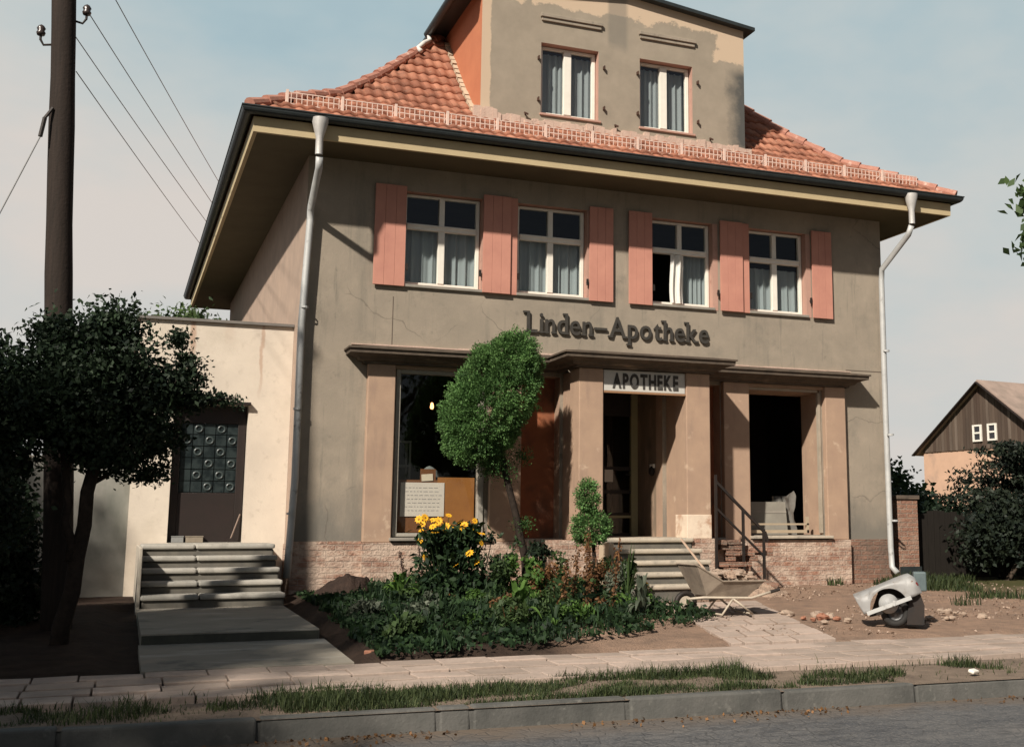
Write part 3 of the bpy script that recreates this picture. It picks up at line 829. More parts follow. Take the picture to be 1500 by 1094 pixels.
def make_roof():
    # slope-length parameter along the front slope
    ds = np.linspace(-.97, 4.0, 1200); zs = np.array([roof_z(d) for d in ds])
    L = np.concatenate([[0], np.cumsum(np.hypot(np.diff(ds), np.diff(zs)))])
    row_h, tw = .3, .172
    nrows = int(L[-1] / row_h)
    V = []; F = []; A = []
    x_lo, x_hi = XL - 1.0, XR + 1.0
    cols = int((x_hi - x_lo) / tw) + 1
    sx = 6
    prof_x = np.linspace(0, 1, sx + 1)
    for r_ in range(nrows):
        s0, s1 = r_ * row_h, (r_ + 1) * row_h + .03
        d0, d1 = np.interp(s0, L, ds), np.interp(min(s1, L[-1]), L, ds)
        z0, z1 = np.interp(d0, ds, zs), np.interp(d1, ds, zs)
        tl = math.hypot(d1 - d0, z1 - z0); ny, nz_ = -(z1 - z0) / tl, (d1 - d0) / tl
        for c in range(cols):
            xa = x_lo + c * tw
            lift = random.uniform(-.004, .004); tone = random.random(); yaw = random.uniform(-.004, .004)
            dm = (d0 + d1) / 2
            if xa + tw * .5 < XL + dm - .02 or xa + tw * .5 > XR - dm + .02: continue
            if 4.86 < xa + .05 and xa + tw - .05 < 9.66 and d0 > .4: continue
            b0 = len(V)
            for e, (dd, zz, up) in enumerate(((d0, z0, .05), (d1, z1, .004))):
                for u in prof_x:
                    h = .014 * math.sin(u * 2 * math.pi - .6) + up + lift
                    V.append((xa + u * tw * 1.02 + yaw * (e * 2 - 1), dd + ny * h, zz + nz_ * h))
            for u in prof_x:                                  # front lip
                h = .014 * math.sin(u * 2 * math.pi - .6) + .05 + lift - .044
                V.append((xa + u * tw * 1.02 - yaw, d0 + ny * h, z0 + nz_ * h))
            n = sx + 1
            for i in range(sx):
                F.append((b0 + i, b0 + i + 1, b0 + n + i + 1, b0 + n + i)); A.append(tone)
                F.append((b0 + 2 * n + i, b0 + 2 * n + i + 1, b0 + i + 1, b0 + i)); A.append(tone * .8)
    roof = np_object('roof', V, F, TILEM, house, attr=A)
    # closed under-deck on all four slopes
    b = MB()
    vs = []
    for d, z in PROF:
        zz = z - .03
        vs += [(XL + d, d, zz), (XR - d, d, zz), (XR - d, YB - d, zz), (XL + d, YB - d, zz)]
    fs = []
    for i in range(len(PROF) - 1):
        for k in range(4): fs.append((i * 4 + k, i * 4 + (k + 1) % 4, (i + 1) * 4 + (k + 1) % 4, (i + 1) * 4 + k))
    b.add(vs, fs)
    b.build('roof_deck', TILEM, roof)
    # hip tiles
    for side in (-1, 1):
        h = MB()
        p = []
        d = -.93
        pts = []
        while d < 4.0:
            x = XL + d if side < 0 else XR - d
            pts.append(Vector((x, d, roof_z(d) + .035))); d += .235
        for i in range(len(pts) - 1):
            a, c = pts[i], pts[i + 1]
            dirn = (c - a).normalized()
            h.tube([a - dirn * .03 + Vector((0, 0, .01)), c + Vector((0, 0, -.01))], [.09, .072], 10)
        h.build('hip_tiles', HIPM, roof, smooth=False)
    # snow guard panels
    ns = 14; wdt = (12.65 - 1.85) / ns
    zb = roof_z(-.63)
    for k in range(ns):
        g = MB(); a, e = 1.85 + k * wdt, 1.85 + (k + 1) * wdt - .03
        y = -.63
        for z in (zb + .03, zb + .115, zb + .20): g.bar((a, y, z), (e, y, z), .01, .013)
        n = 10
        for i in range(n + 1):
            xx = a + (e - a) * i / n
            g.bar((xx, y, zb - .01), (xx, y, zb + .2), .009, .011)
        for xx in (a + .02,):
            g.bar((xx, y, zb - .04), (xx, y, zb + .235), .03, .035)
            g.bar((xx, y, zb + .16), (xx, y + .22, zb + .12), .02, .02)
        g.build('snow_guard', GUARD, roof)
    return roof


roof = make_roof()
# ridge/deck top cap
b = MB(); b.box(XL + 4.96, XR - 4.96, 4.9, YB - 4.9, 11.9, 12.03); b.build('ridge', TILEM, roof)

# downpipes
def pipe(pts, funnel, label):
    b = MB(); b.tube(pts, .05, 12)
    o = b.build('downpipe', ZINC, house, smooth=True, label=label)
    f = MB(); x, y, z = funnel
    f.lathe([(.115, 0), (.11, -.06), (.075, -.2), (.052, -.28), (.052, -.52)], (x, y, z), (0, 0, 1), 16)
    f.build('hopper', M('pale_zinc', (.6, .58, .55), (.5, .48, .46), 5, .5, .4, .3), o, smooth=True)
    for p in (1, 2, 3):
        c = MB(); q = Vector(pts[2]).lerp(Vector(pts[-1]), p / 3.6)
        c.bar(q + Vector((.03, 0, 0)), q + Vector((.03, .13, 0)), .02, .03); c.lathe([(.053, -.015), (.058, -.015), (.058, .015), (.053, .015)], q, (0, 0, 1), 12)
        c.build('pipe_bracket', ZINC, o)


pipe([(2.30, -.98, 6.0), (2.31, -.9, 5.86), (2.325, -.14, 5.48), (2.33, -.12, 5.3), (2.27, -.12, 3.78), (2.275, -.12, 1.6), (2.24, -.12, .66), (2.22, -.13, .25)], (2.29, -.985, 6.55), None)
pipe([(12.21, -.98, 6.0), (12.2, -.9, 5.86), (12.17, -.14, 5.4), (12.165, -.12, 5.2), (12.155, -.12, 2.9), (12.165, -.12, .6), (12.17, -.13, .26), (12.2, -.24, .16)], (12.22, -.985, 6.55), None)

# dormer
DX0, DX1, DY0 = 4.90, 9.63, .15
DW = [(5.90, 6.90), (7.645, 8.625)]
DZ0, DZ1 = 7.50, 8.70
dm = MB()
holed_wall(dm, DX0, DX1, 7.05, 9.53, [(a, e, DZ0, DZ1) for a, e in DW], DY0, .22, 1)
dm.add([(DX0, DY0, 9.53), (DX1, DY0, 9.53), ((DX0 + DX1) / 2, DY0, 9.80)], [(0, 1, 2)])
dm.cur = 2
dm.add([(DX0, DY0, 7.05), (DX0, 3.2, 7.05), (DX0, 3.2, 9.53), (DX0, DY0, 9.53)], [(0, 1, 2, 3)])
dm.cur = 0
dm.add([(DX1, DY0, 7.05), (DX1, 3.2, 7.05), (DX1, 3.2, 9.53), (DX1, DY0, 9.53)], [(3, 2, 1, 0)])


def dormer_plaster():
    m, nt, out = nodes('patched_dormer_plaster'); v = coord(nt)
    base = ramp(nt, tnoise(nt, v, 3, 6, .65), [(.32, (.325, .275, .215)), (.68, (.27, .23, .18))])
    sp = N(nt, 'ShaderNodeSeparateXYZ'); nt.links.new(v, sp.inputs[0])
    nz = tnoise(nt, v, 2.6, 5, .65)
    def edge(axis, a, b, amp):
        ad = N(nt, 'ShaderNodeMath', operation='MULTIPLY_ADD', i_1=amp); nt.links.new(nz, ad.inputs[0]); nt.links.new(sp.outputs[axis], ad.inputs[2])
        mr = N(nt, 'ShaderNodeMapRange', i_1=a, i_2=b); nt.links.new(ad.outputs[0], mr.inputs[0]); return mr.outputs[0]
    old = (.52, .4, .29)
    col = mix(nt, edge(2, 9.62, 9.65, .55), base, old)                       # unpatched band under the roof edge
    col = mix(nt, edge(0, 5.13, 5.11, .14), col, old)
    both = N(nt, 'ShaderNodeMath', operation='MULTIPLY'); nt.links.new(edge(0, 9.45, 9.5, .7), both.inputs[0]); nt.links.new(edge(2, 9.15, 9.18, .5), both.inputs[1])
    col = mix(nt, both.outputs[0], col, old)
    st = N(nt, 'ShaderNodeMath', operation='MULTIPLY'); nt.links.new(edge(0, 9.55, 9.85, .6), st.inputs[0]); nt.links.new(edge(2, 9.05, 8.85, .4), st.inputs[1])
    col = mix(nt, st.outputs[0], col, (.085, .085, .08))                        # soot stain down the right corner
    col = mix(nt, edge(2, 7.62, 7.4, .35), col, (.36, .28, .21))
    p1 = N(nt, 'ShaderNodeMapRange', i_1=7.05, i_2=7.1); nt.links.new(sp.outputs[0], p1.inputs[0])
    p2 = N(nt, 'ShaderNodeMapRange', i_1=7.45, i_2=7.38); nt.links.new(sp.outputs[0], p2.inputs[0])
    p3 = N(nt, 'ShaderNodeMath', operation='MULTIPLY'); nt.links.new(p1.outputs[0], p3.inputs[0]); nt.links.new(p2.outputs[0], p3.inputs[1])
    p4 = N(nt, 'ShaderNodeMath', operation='MULTIPLY'); nt.links.new(p3.outputs[0], p4.inputs[0]); nt.links.new(edge(2, 8.9, 9.05, .3), p4.inputs[1])
    p5 = N(nt, 'ShaderNodeMath', operation='MULTIPLY', i_1=.6); nt.links.new(p4.outputs[0], p5.inputs[0])
    col = mix(nt, p5.outputs[0], col, (.18, .165, .14))
    finish(nt, out, col, .92, .15, 0, tnoise(nt, v, 130, 4), .35)
    return m


dm.build('dormer_wall', [dormer_plaster(), PINKTRIM, CHEEKM], house)
for a, e in DW:
    b = MB(); window_frame(b, a + .01, e - .01, DZ0 + .01, DZ1 - .01, DY0 + .13, None, .13, .06)
    wn = b.build('dormer_window', WHITE, house, bevel=.006)
    g = MB(); y = DY0 + .165; c = (a + e) / 2
    for x0, x1 in ((a + .065, c - .065), (c + .065, e - .065)):
        g.add([(x0, y, DZ0 + .07), (x1, y, DZ0 + .07), (x1, y + .001, DZ1 - .05), (x0, y + .001, DZ1 - .05)], [(0, 1, 2, 3)])
    g.build('pane', GLASS, wn)
    V, F = curtain(a + .03, e - .03, DZ0 + .03, DZ1 - .08, DY0 + .27, .022, 8, seed=int(a * 10))
    np_object('curtain', V, F, CURTAIN, wn, smooth=True)
    s = MB(); s.box(a - .02, e + .04, DY0 - .035, DY0 + .12, DZ0 - .035, DZ0 - .001); s.build('sill', PINKTRIM, wn, bevel=.005)
    for x in (a - .05, e + .09):
        for z in (7.72, 8.42):
            h = MB(); h.bar((x, DY0, z), (x, DY0 - .05, z), .025, .05); h.bar((x, DY0 - .05, z - .03), (x, DY0 - .05, z + .03), .02, .02)
            h.build('shutter_hinge', RUST, wn)
    s = MB(); z = 9.07 if a < 7 else 9.05
    s.box(a - .02, e + .06, DY0 - .06, DY0 - .001, z + .06, z + .12); s.box(a, e + .04, DY0 - .035, DY0 - .001, z, z + .058)
    s.build('moulding', PLASTER, wn, bevel=.008)
for x in (5.64, 7.2, 8.95):
    h = MB(); h.bar((x, DY0, 7.44), (x, DY0 - .06, 7.44), .02, .02); h.bar((x - .035, DY0 - .06, 7.45), (x + .035, DY0 - .06, 7.43), .02, .025)
    h.build('shutter_stay', RUST, house)
b = MB()
yf, yb = DY0 - .14, 4.0; xm = (DX0 + DX1) / 2
for sgn, xe in ((-1, DX0 - .34), (1, DX1 + .16)):
    vs = [(xe, yf, 9.55), (xm, yf, 9.84), (xm, yb, 9.84), (xe, yb, 9.55), (xe, yf, 9.49), (xm, yf, 9.78), (xm, yb, 9.78), (xe, yb, 9.49)]
    b.add(vs, [(0, 1, 2, 3), (4, 7, 6, 5), (0, 4, 5, 1), (3, 2, 6, 7), (0, 3, 7, 4)])
b.build('dormer_roof', GUTTER, house)
b = MB()
pr = [(DX0 - .36 + .075 * math.cos(t), 9.475 + .075 * math.sin(t)) for t in np.linspace(math.pi, 2 * math.pi, 9)]
b.add([(x, y, z) for y in (yf, 2.35) for x, z in pr], [(i, i + 1, i + 10, i + 9) for i in range(8)] + [tuple(range(9)), tuple(range(17, 8, -1))])
dg = b.build('dormer_gutter', GUTTER, house)
b = MB(); b.tube([(DX0 - .36, 2.25, 9.42), (DX0 - .36, 2.2, 9.3), (DX0 - .5, 2.0, 9.16), (DX0 - .62, 1.95, 9.02), (DX0 - .60, 1.8, 8.92)], .04, 10)
b.build('spout', M('white_spout', (.66, .64, .6), (.55, .53, .5), 6, .5), dg, smooth=True)
# ragged mortar flashing at the dormer foot and up its left side
b = MB(); rr = random.Random(12); x = DX0 - .12
while x < DX1 + .05:
    L = rr.uniform(.06, .16); hgt = .2 + rr.random() * .07
    if x < DX0 + .2: hgt += .08
    b.prism([(x, 7.13), (x + L, 7.13), (x + L, 7.13 + hgt + rr.uniform(-.02, .02)), (x, 7.13 + hgt)], DY0 - .07 - rr.random() * .03, DY0 + .01)
    x += L
b.build('mortar_flashing', MORTAR, house)
b = MB(); rr = random.Random(8)
for d in np.arange(.2, 2.3, .12):
    b.obox((DX0 - .03, d, roof_z(d) + .05), (.09, .14, .07 + rr.random() * .03), Matrix.Rotation(R(44), 3, 'X'))
b.build('cheek_flashing', CREAMPL, house)

# ------------------------------------------------------------------ steps, rail, signs
DARKSTEP = M('shaded_riser', (.16, .145, .12), (.1, .095, .085), 4, .92, .15)  # risers coloured dark to carry the shade below each nosing
def steps(name, x0, x1, ytop, yback, ztop, n, rise, tread, mat, label, joint=None, under=.03):
    t = thing(name, ((x0 + x1) / 2, ytop - n * tread / 2, 0), label, 'steps')
    for i in range(n):
        b = MB(); z1 = ztop - i * rise
        ya = ytop - i * tread; yb_ = yback if i == 0 else ytop - (i - 1) * tread - .005
        spans = [(x0, x1)] if not joint else [(x0, joint - .006), (joint + .006, x1)]
        for a, e in spans:
            b.cur = 0
            b.box(a, e, ya - .04, yb_, z1 - .065, z1)
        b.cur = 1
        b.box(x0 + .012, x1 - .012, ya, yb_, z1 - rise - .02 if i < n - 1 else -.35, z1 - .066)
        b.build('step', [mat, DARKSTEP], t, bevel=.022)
    return t


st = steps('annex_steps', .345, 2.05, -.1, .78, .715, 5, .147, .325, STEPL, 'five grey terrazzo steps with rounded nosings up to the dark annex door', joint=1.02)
b = MB(); b.box(.30, .342, -1.42, .79, -.3, .70); b.build('cheek_wall', M('step_cheek', (.5, .44, .36), (.4, .36, .3), 4), st, bevel=.01)
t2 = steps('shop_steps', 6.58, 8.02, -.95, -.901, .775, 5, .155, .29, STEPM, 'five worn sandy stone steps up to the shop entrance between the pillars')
b = MB(); b.box(6.50, 6.575, -1.35, -.94, -.3, .72); b.build('cheek_block', CREAMPL, t2, bevel=.015)
t = thing('handrail', (8.85, -.75, .7), 'black iron handrail sloping down on the right of the shop entrance', 'handrail')
b = MB(); b.bar((8.40, -.98, 1.62), (9.22, -1.0, .86), .035, .04); b.bar((9.22, -1.0, .86), (9.27, -1.0, .72), .045, .05); b.build('top_rail', BLACKIRON, t)
b = MB(); b.bar((8.40, -.98, 1.22), (9.2, -1.0, .5), .03, .03); b.build('lower_rail', BLACKIRON, t)
for x, z0, z1, y in ((8.40, .05, 1.72, -.98), (8.86, .05, 1.19, -.99), (9.21, -.05, .9, -1.0)):
    b = MB(); b.bar((x, y, z0), (x, y, z1), .036, .036); b.build('post', BLACKIRON, t)


def text_mesh(ch, size, extrude, offset):
    cu = bpy.data.curves.new('glyph', 'FONT'); cu.body = ch; cu.size = size; cu.extrude = extrude; cu.offset = offset
    cu.resolution_u = 4
    o = bpy.data.objects.new('glyph', cu); COL.objects.link(o)
    dg_ = bpy.context.evaluated_depsgraph_get(); dg_.update()
    me = bpy.data.meshes.new_from_object(o.evaluated_get(dg_))
    bpy.data.objects.remove(o); bpy.data.curves.remove(cu)
    V = np.array([v.co[:] for v in me.vertices]) if len(me.vertices) else np.zeros((0, 3))
    F = [list(p.vertices) for p in me.polygons]
    bpy.data.meshes.remove(me)
    return V, F


SERIF = {'L': [(0, .0), (0, 1)], 'i': [(.5, 0)], 'n': [(.1, 0), (.9, 0)], 'd': [(.88, 0), (.88, 1)], 'A': [(.06, 0), (.94, 0)], 'p': [(.1, -1)], 'h': [(.1, 0), (.9, 0), (.1, 1)], 'k': [(.1, 0), (.92, 0), (.1, 1)]}


def lettering(text, x0, x1, zbase, cap, y, depth, mat, parent, xs=1.0, offset=.012, name='letter', serif=True, gap=.16):
    Vc, _ = text_mesh('H', 1, 0, 0); caph = Vc[:, 1].max()
    size = cap / caph
    items = []
    pen = 0
    for ch in text:
        V, F = text_mesh(ch, size, depth / 2, offset)
        lo, hi = V[:, 0].min(), V[:, 0].max()
        V[:, 0] -= lo
        items.append((ch, V, F, pen)); pen += (hi - lo) + gap * cap * .9
    total = pen - gap * cap * .9
    f = (x1 - x0) / total
    for ch, V, F, p in items:
        b = MB(); wv = V[:, 0].max()
        b.add([(x0 + (p + v[0]) * f, y - depth / 2 - v[2], zbase + v[1]) for v in V], [tuple(r) for r in F])
        if serif and ch in SERIF:
            zmin, zmax = V[:, 1].min(), V[:, 1].max()
            for u, lv in SERIF[ch]:
                zc = zbase + (0 if lv == 0 else (zmax if lv == 1 else zmin))
                xc = x0 + (p + u * wv) * f; sw = .042
                if lv == 1: xc -= .02
                b.box(xc - sw, xc + sw, y - depth + .002, y - .002, zc - (.0 if lv <= 0 else .028), zc + (.028 if lv <= 0 else 0.))
        b.build(name, mat, parent)


LETTERM = M('dark_metal_letter', (.055, .048, .04), (.035, .032, .028), 12, .6, .4)
t = thing('wall_lettering', (7.23, -.02, 3.88), 'dark raised letters reading Linden-Apotheke on the plaster under the upper windows', 'lettering')
lettering('Linden\u2013Apotheke', 5.66, 8.79, 3.895, .325, -.015, .03, LETTERM, t, offset=.004)
t = thing('shop_sign', (7.27, -.88, 3.0), 'pale grey board reading APOTHEKE in dark capitals over the shop entrance', 'sign')
b = MB(); b.box(6.60, 7.945, -.875, -.835, 2.945, 3.262)
brd = b.build('board', M('pale_grey_board', (.56, .54, .49), (.47, .46, .43), 3, .6, .3, 0, 60, .1, [((.3, .32, .33), 6, .64, .76, None)]), t, bevel=.006)
lettering('APOTHEKE', 6.74, 7.83, 3.0, .205, -.876, .008, M('dark_sign_paint', (.045, .04, .035), (.08, .075, .07), 14), t, offset=.012, serif=False, gap=.2)
b = MB(); b.box(6.60, 7.945, -.89, -.835, 2.915, 2.943); b.build('bottom_rail', M('rusty_rail', (.34, .19, .1), (.26, .15, .09), 8), t)

# things in the shop windows
t = thing('notice_board', (4.35, .14, .86), 'orange brown cardboard sheet propped inside the left shop window', 'cardboard')
CARD = M('cardboard', (.36, .155, .04), (.29, .12, .035), 3, .85); CARDD = M('darker_cardboard', (.2, .085, .035), (.16, .07, .03), 3, .85)
b = MB(); b.box(4.36, 4.92, .12, .13, .86, 1.66); b.build('panel', CARD, t)
b = MB(); b.box(3.75, 4.36, .125, .137, .86, 1.62); b.build('panel', CARDD, t, label='darker left cardboard panel')
b = MB(); b.box(4.1, 4.33, .13, .14, 1.621, 1.78); b.build('panel', CARDD, t, label='small upright cardboard flap')
t = thing('paper_notice', (4.14, .11, 1.05), 'large white sheet of handwriting taped to the cardboard in the shop window', 'notice')
b = MB(); b.box(3.81, 4.46, .108, .112, 1.09, 1.58); b.build('sheet', M('white_paper', (.72, .67, .6), (.66, .61, .55), 4), t)
b = MB(); rr = random.Random(4)
for r_ in range(7):
    x = 3.87 + rr.random() * .05; z = 1.5 - r_ * .055
    while x < 4.38:
        L = rr.uniform(.02, .07); b.box(x, x + L, .1065, .1075, z, z + .008); x += L + .02
b.build('handwriting', M('faint_ink', (.3, .29, .3)), t)
b = MB(); b.obox((4.2, .115, 1.655), (.17, .004, .1), Matrix.Rotation(R(-4), 3, 'Y'))
tag(b.build('paper_slip', M('cream_paper', (.72, .64, .5), (.68, .6, .47), 5)), 'small cream slip of paper pinned above the large white notice', 'paper')
t = thing('light_bulb', (4.58, 1.5, 2.78), 'lit bare bulb hanging in the dark left shop window', 'light bulb')
em, nt, out = nodes('bulb_glow'); e_ = N(nt, 'ShaderNodeEmission', i_Strength=4.); e_.inputs[0].default_value = (1, .5, .18, 1); nt.links.new(e_.outputs[0], out.inputs[0])
b = MB(); b.lathe([(0, -.045), (.02, -.04), (.03, -.015), (.028, .01), (.018, .05), (.016, .06)], (4.58, 1.5, 2.84), (0, 0, 1), 14); b.build('glass_globe', em, t, smooth=True)
b = MB(); b.tube([(4.58, 1.5, 2.9), (4.58, 1.5, 3.7)], .008, 6); b.lathe([(.0, .06), (.024, .06), (.024, .12), (0, .12)], (4.58, 1.5, 2.84), (0, 0, 1), 12); b.build('cable', BLACKIRON, t)
t = thing('stool', (3.98, .9, .76), 'small pale wooden stool standing in the left shop window behind the cardboard', 'stool')
WD = M('grey_wood', (.3, .3, .27), (.22, .22, .2), 8, .7)
b = MB(); b.box(3.80, 4.1, .75, 1.05, 2.2, 2.23); b.build('seat', WD, t, bevel=.005)
for x in (3.82, 4.08):
    for y in (.77, 1.03):
        b = MB(); b.bar((x, y, .76), (x, y, 2.2), .03, .03); b.build('leg', WD, t)
b = MB()
for z in (1.3, 1.85): b.bar((3.82, .77, z), (4.08, .77, z), .02, .03); b.bar((3.82, 1.03, z), (4.08, 1.03, z), .02, .03)
b.build('stretcher', WD, t)
b = MB(); b.lathe([(0, 0), (.13, .0), (.15, .05), (.12, .14), (.05, .2), (0, .22)], (4.3, .4, 1.62), (0, 0, 1), 16)
tag(b.build('grey_sack', M('grey_sack_cloth', (.2, .23, .23), (.15, .17, .17), 8, .9)), 'grey bundled cloth lying on the cardboard in the left shop window', 'cloth', )
# goods in the right bay
b = MB(); b.M = Matrix.Translation((10.05, .40, .801)) @ Matrix.Rotation(R(-8), 4, 'X')
b.box(-.42, .42, 0, .03, 0, .55); b.cur = 1; b.box(-.42, .42, -.006, -.001, .36, .4)
tag(b.build('plaster_board', [M('dusty_board', (.27, .25, .21), (.2, .185, .155), 3, .9, stains=[((.22, .2, .17), 3, .5, .7, None)]), SILLM]), 'dusty grey board leaning in the opened right shop window bay', 'board')
b = MB(); rr = random.Random(31)
pts = []
for i in range(9):
    for j in range(9):
        x = 10.3 + i * .055; z = .8 + j * .1
        pts.append((x + .02 * rr.random(), .62 + .05 * math.sin(i * 1.3 + j) , z * .93 + .05 if j < 8 else z * .93 + .05 - .3 * abs(i - 7) / 6))
b.add(pts, [(i * 9 + j, (i + 1) * 9 + j, (i + 1) * 9 + j + 1, i * 9 + j + 1) for i in range(8) for j in range(8)])
tag(b.build('dust_sheet', M('grey_sheet', (.2, .19, .17), (.15, .14, .125), 6), smooth=True), 'crumpled pale dust sheet hanging in the right shop window bay', 'sheet')
b = MB(); b.obox((7.44, .985, 1.76), (.15, .004, .2))
tag(b.build('door_notice', M('door_paper', (.62, .57, .5), (.56, .52, .46), 5)), 'pale paper notice stuck on the glass of the shop door', 'notice')

# ------------------------------------------------------------------ annex
annex = thing('annex', (1.2, 3.0, 0), 'low flat roofed cream annex against the left side of the house', 'building')
AY = .8
b = MB()
holed_wall(b, .17, 2.288, -.2, 3.87, [(.69, 1.70, .72, 2.68)], AY, .3)
b.add([(.17, AY, -.2), (.17, 9, -.2), (.17, 9, 3.87), (.17, AY, 3.87)], [(0, 1, 2, 3)])
b.add([(.17, AY, 3.87), (2.288, AY, 3.87), (2.288, 9, 3.87), (.17, 9, 3.87)], [(0, 1, 2, 3)])
b.build('wall', ANNEXPL, annex)
b = MB(); b.box(.12, 2.285, AY - .05, 9, 3.871, 3.91); b.build('roof_edge', M('roof_felt', (.2, .18, .16), (.15, .14, .13), 5), annex)
b = MB(); b.box(.70, .80, AY + .15, AY + .25, .72, 2.68); b.box(1.58, 1.69, AY + .15, AY + .25, .72, 2.68); b.box(.80, 1.58, AY + .15, AY + .25, 2.42, 2.68); b.box(.80, 1.58, AY + .15, AY + .25, .72, 1.42)
dr = b.build('door', DOORDARK, annex, bevel=.006)
gw = thing('garden_wall', (-3.4, 1.05, 0), 'low grey rendered garden wall left of the cream annex behind the dark tree', 'wall')
q = MB(); q.box(-7.5, .169, .95, 1.15, -.3, 1.86); q.build('wall', M('grey_render', (.36, .34, .3), (.26, .25, .225), 1.6, .92, .12, 0, 120, .4, [((.17, .175, .15), 1.2, .5, .72, (1, 1, .5))]), gw)
q = MB(); q.box(-7.5, .168, .91, 1.19, 1.861, 1.91); q.build('coping', SILLM, gw, bevel=.01)
gb, nt, out = nodes('glass_block'); v = coord(nt)
p = finish(nt, out, ramp(nt, tnoise(nt, v, 7, 2), [(.4, (.01, .015, .016)), (.6, (.025, .034, .034))]), .3, .35)
gr, nt, out = nodes('glass_block_ring'); finish(nt, out, (.05, .066, .065), .4, .35)
b = MB(); rr = random.Random(2)
for i in range(5):
    for j in range(6):
        x, z = .81 + i * .155, 1.425 + j * .166
        b.cur = 0; b.box(x + .006, x + .149, AY + .18, AY + .22, z + .006, z + .16)
        if (i + j) % 2 == 0 and rr.random() < .85:
            b.cur = 1
            b.lathe([(.05, 0), (.058, .012), (.045, .02), (.034, .012), (.036, 0)], (x + .078, AY + .18, z + .083), (0, -1, 0), 14)
b.cur = 0; b.box(.805, 1.575, AY + .222, AY + .24, 1.422, 2.418)
b.build('glass_blocks', [gb, gr], dr)
b = MB(); b.box(.69, 1.72, AY - .1, AY - .001, 2.685, 2.72); b.build('door_hood', DOORDARK, annex)
b = MB(); b.box(.705, 1.695, AY - .12, AY + .3, .70, .722); b.build('door_sill', STEPL, annex)
for x0, x1, m_, lab in ((.75, .91, (.25, .25, .24), 'small grey box standing on the sill at the left of the annex door'), (.94, 1.17, (.3, .25, .19), 'small tan box standing on the sill of the annex door beside a grey box')):
    t = thing('box', ((x0 + x1) / 2, AY + .06, .722), lab, 'box')
    b = MB(); b.box(x0, x1, AY + .01, AY + .12, .723, .80); b.build('carton', M('carton_' + str(x0), m_, None, 6), t, bevel=.005)
    b = MB(); b.box(x0 - .004, x1 + .004, AY + .006, AY + .124, .801, .815); b.build('lid', M('lid_' + str(x0), tuple(q * .85 for q in m_), None, 6), t)
t = thing('broom', (1.62, AY + .1, .72), 'thin broom leaning in the right corner of the annex doorway', 'broom')
b = MB(); b.bar((1.54, AY + .03, .76), (1.665, AY + .13, 1.12), .014, .014); b.build('stick', M('broom_stick', (.3, .22, .18)), t)
b = MB(); b.bar((1.50, AY + .03, .745), (1.58, AY + .03, .765), .04, .05); b.build('head', DOORDARK, t)

# ------------------------------------------------------------------ right side: brick pier, gate, barn
t = thing('brick_pier', (12.74, .35, 0), 'rough brick gate pier with a dark cap at the right corner of the house', 'pier')
b = MB(); b.box(12.53, 12.95, .15, .57, -.3, 1.40); b.build('shaft', brick_mat('pier_brick', (.4, .22, .15), (.33, .18, .13), (.42, .34, .27), (.46, .35, .27), .5, .75), t, bevel=.01)
b = MB(); b.box(12.5, 12.98, .12, .6, 1.401, 1.47); b.build('cap', CORNICE, t, bevel=.012)
b = MB(); b.box(12.53, 12.97, .12, .147, -.05, .25); b.build('base_plate', GUTTER, t)
t = thing('board_gate', (15.2, .5, 0), 'dark weathered board gate closing the yard right of the brick pier', 'gate')
DW_ = M('dark_gate_boards', (.022, .018, .015), (.014, .012, .01), 8, .9, .15, stretch=(8, 8, .6))
b = MB(); x = 12.96; rr = random.Random(14)
while x < 19.0:
    L = rr.uniform(.11, .15); b.box(x, x + L - .008, .42 + rr.uniform(0, .01), .445, .03, 1.18 + rr.uniform(-.05, .05)); x += L
b.build('boards', DW_, t)
b = MB()
for z in (.3, .95): b.box(12.96, 19, .446, .49, z, z + .09)
b.build('rail', DW_, t)
for x in (15.0, 17.1, 19.0):
    b = MB(); b.box(x, x + .12, .49, .6, -.2, 1.3); b.build('post', DW_, t)


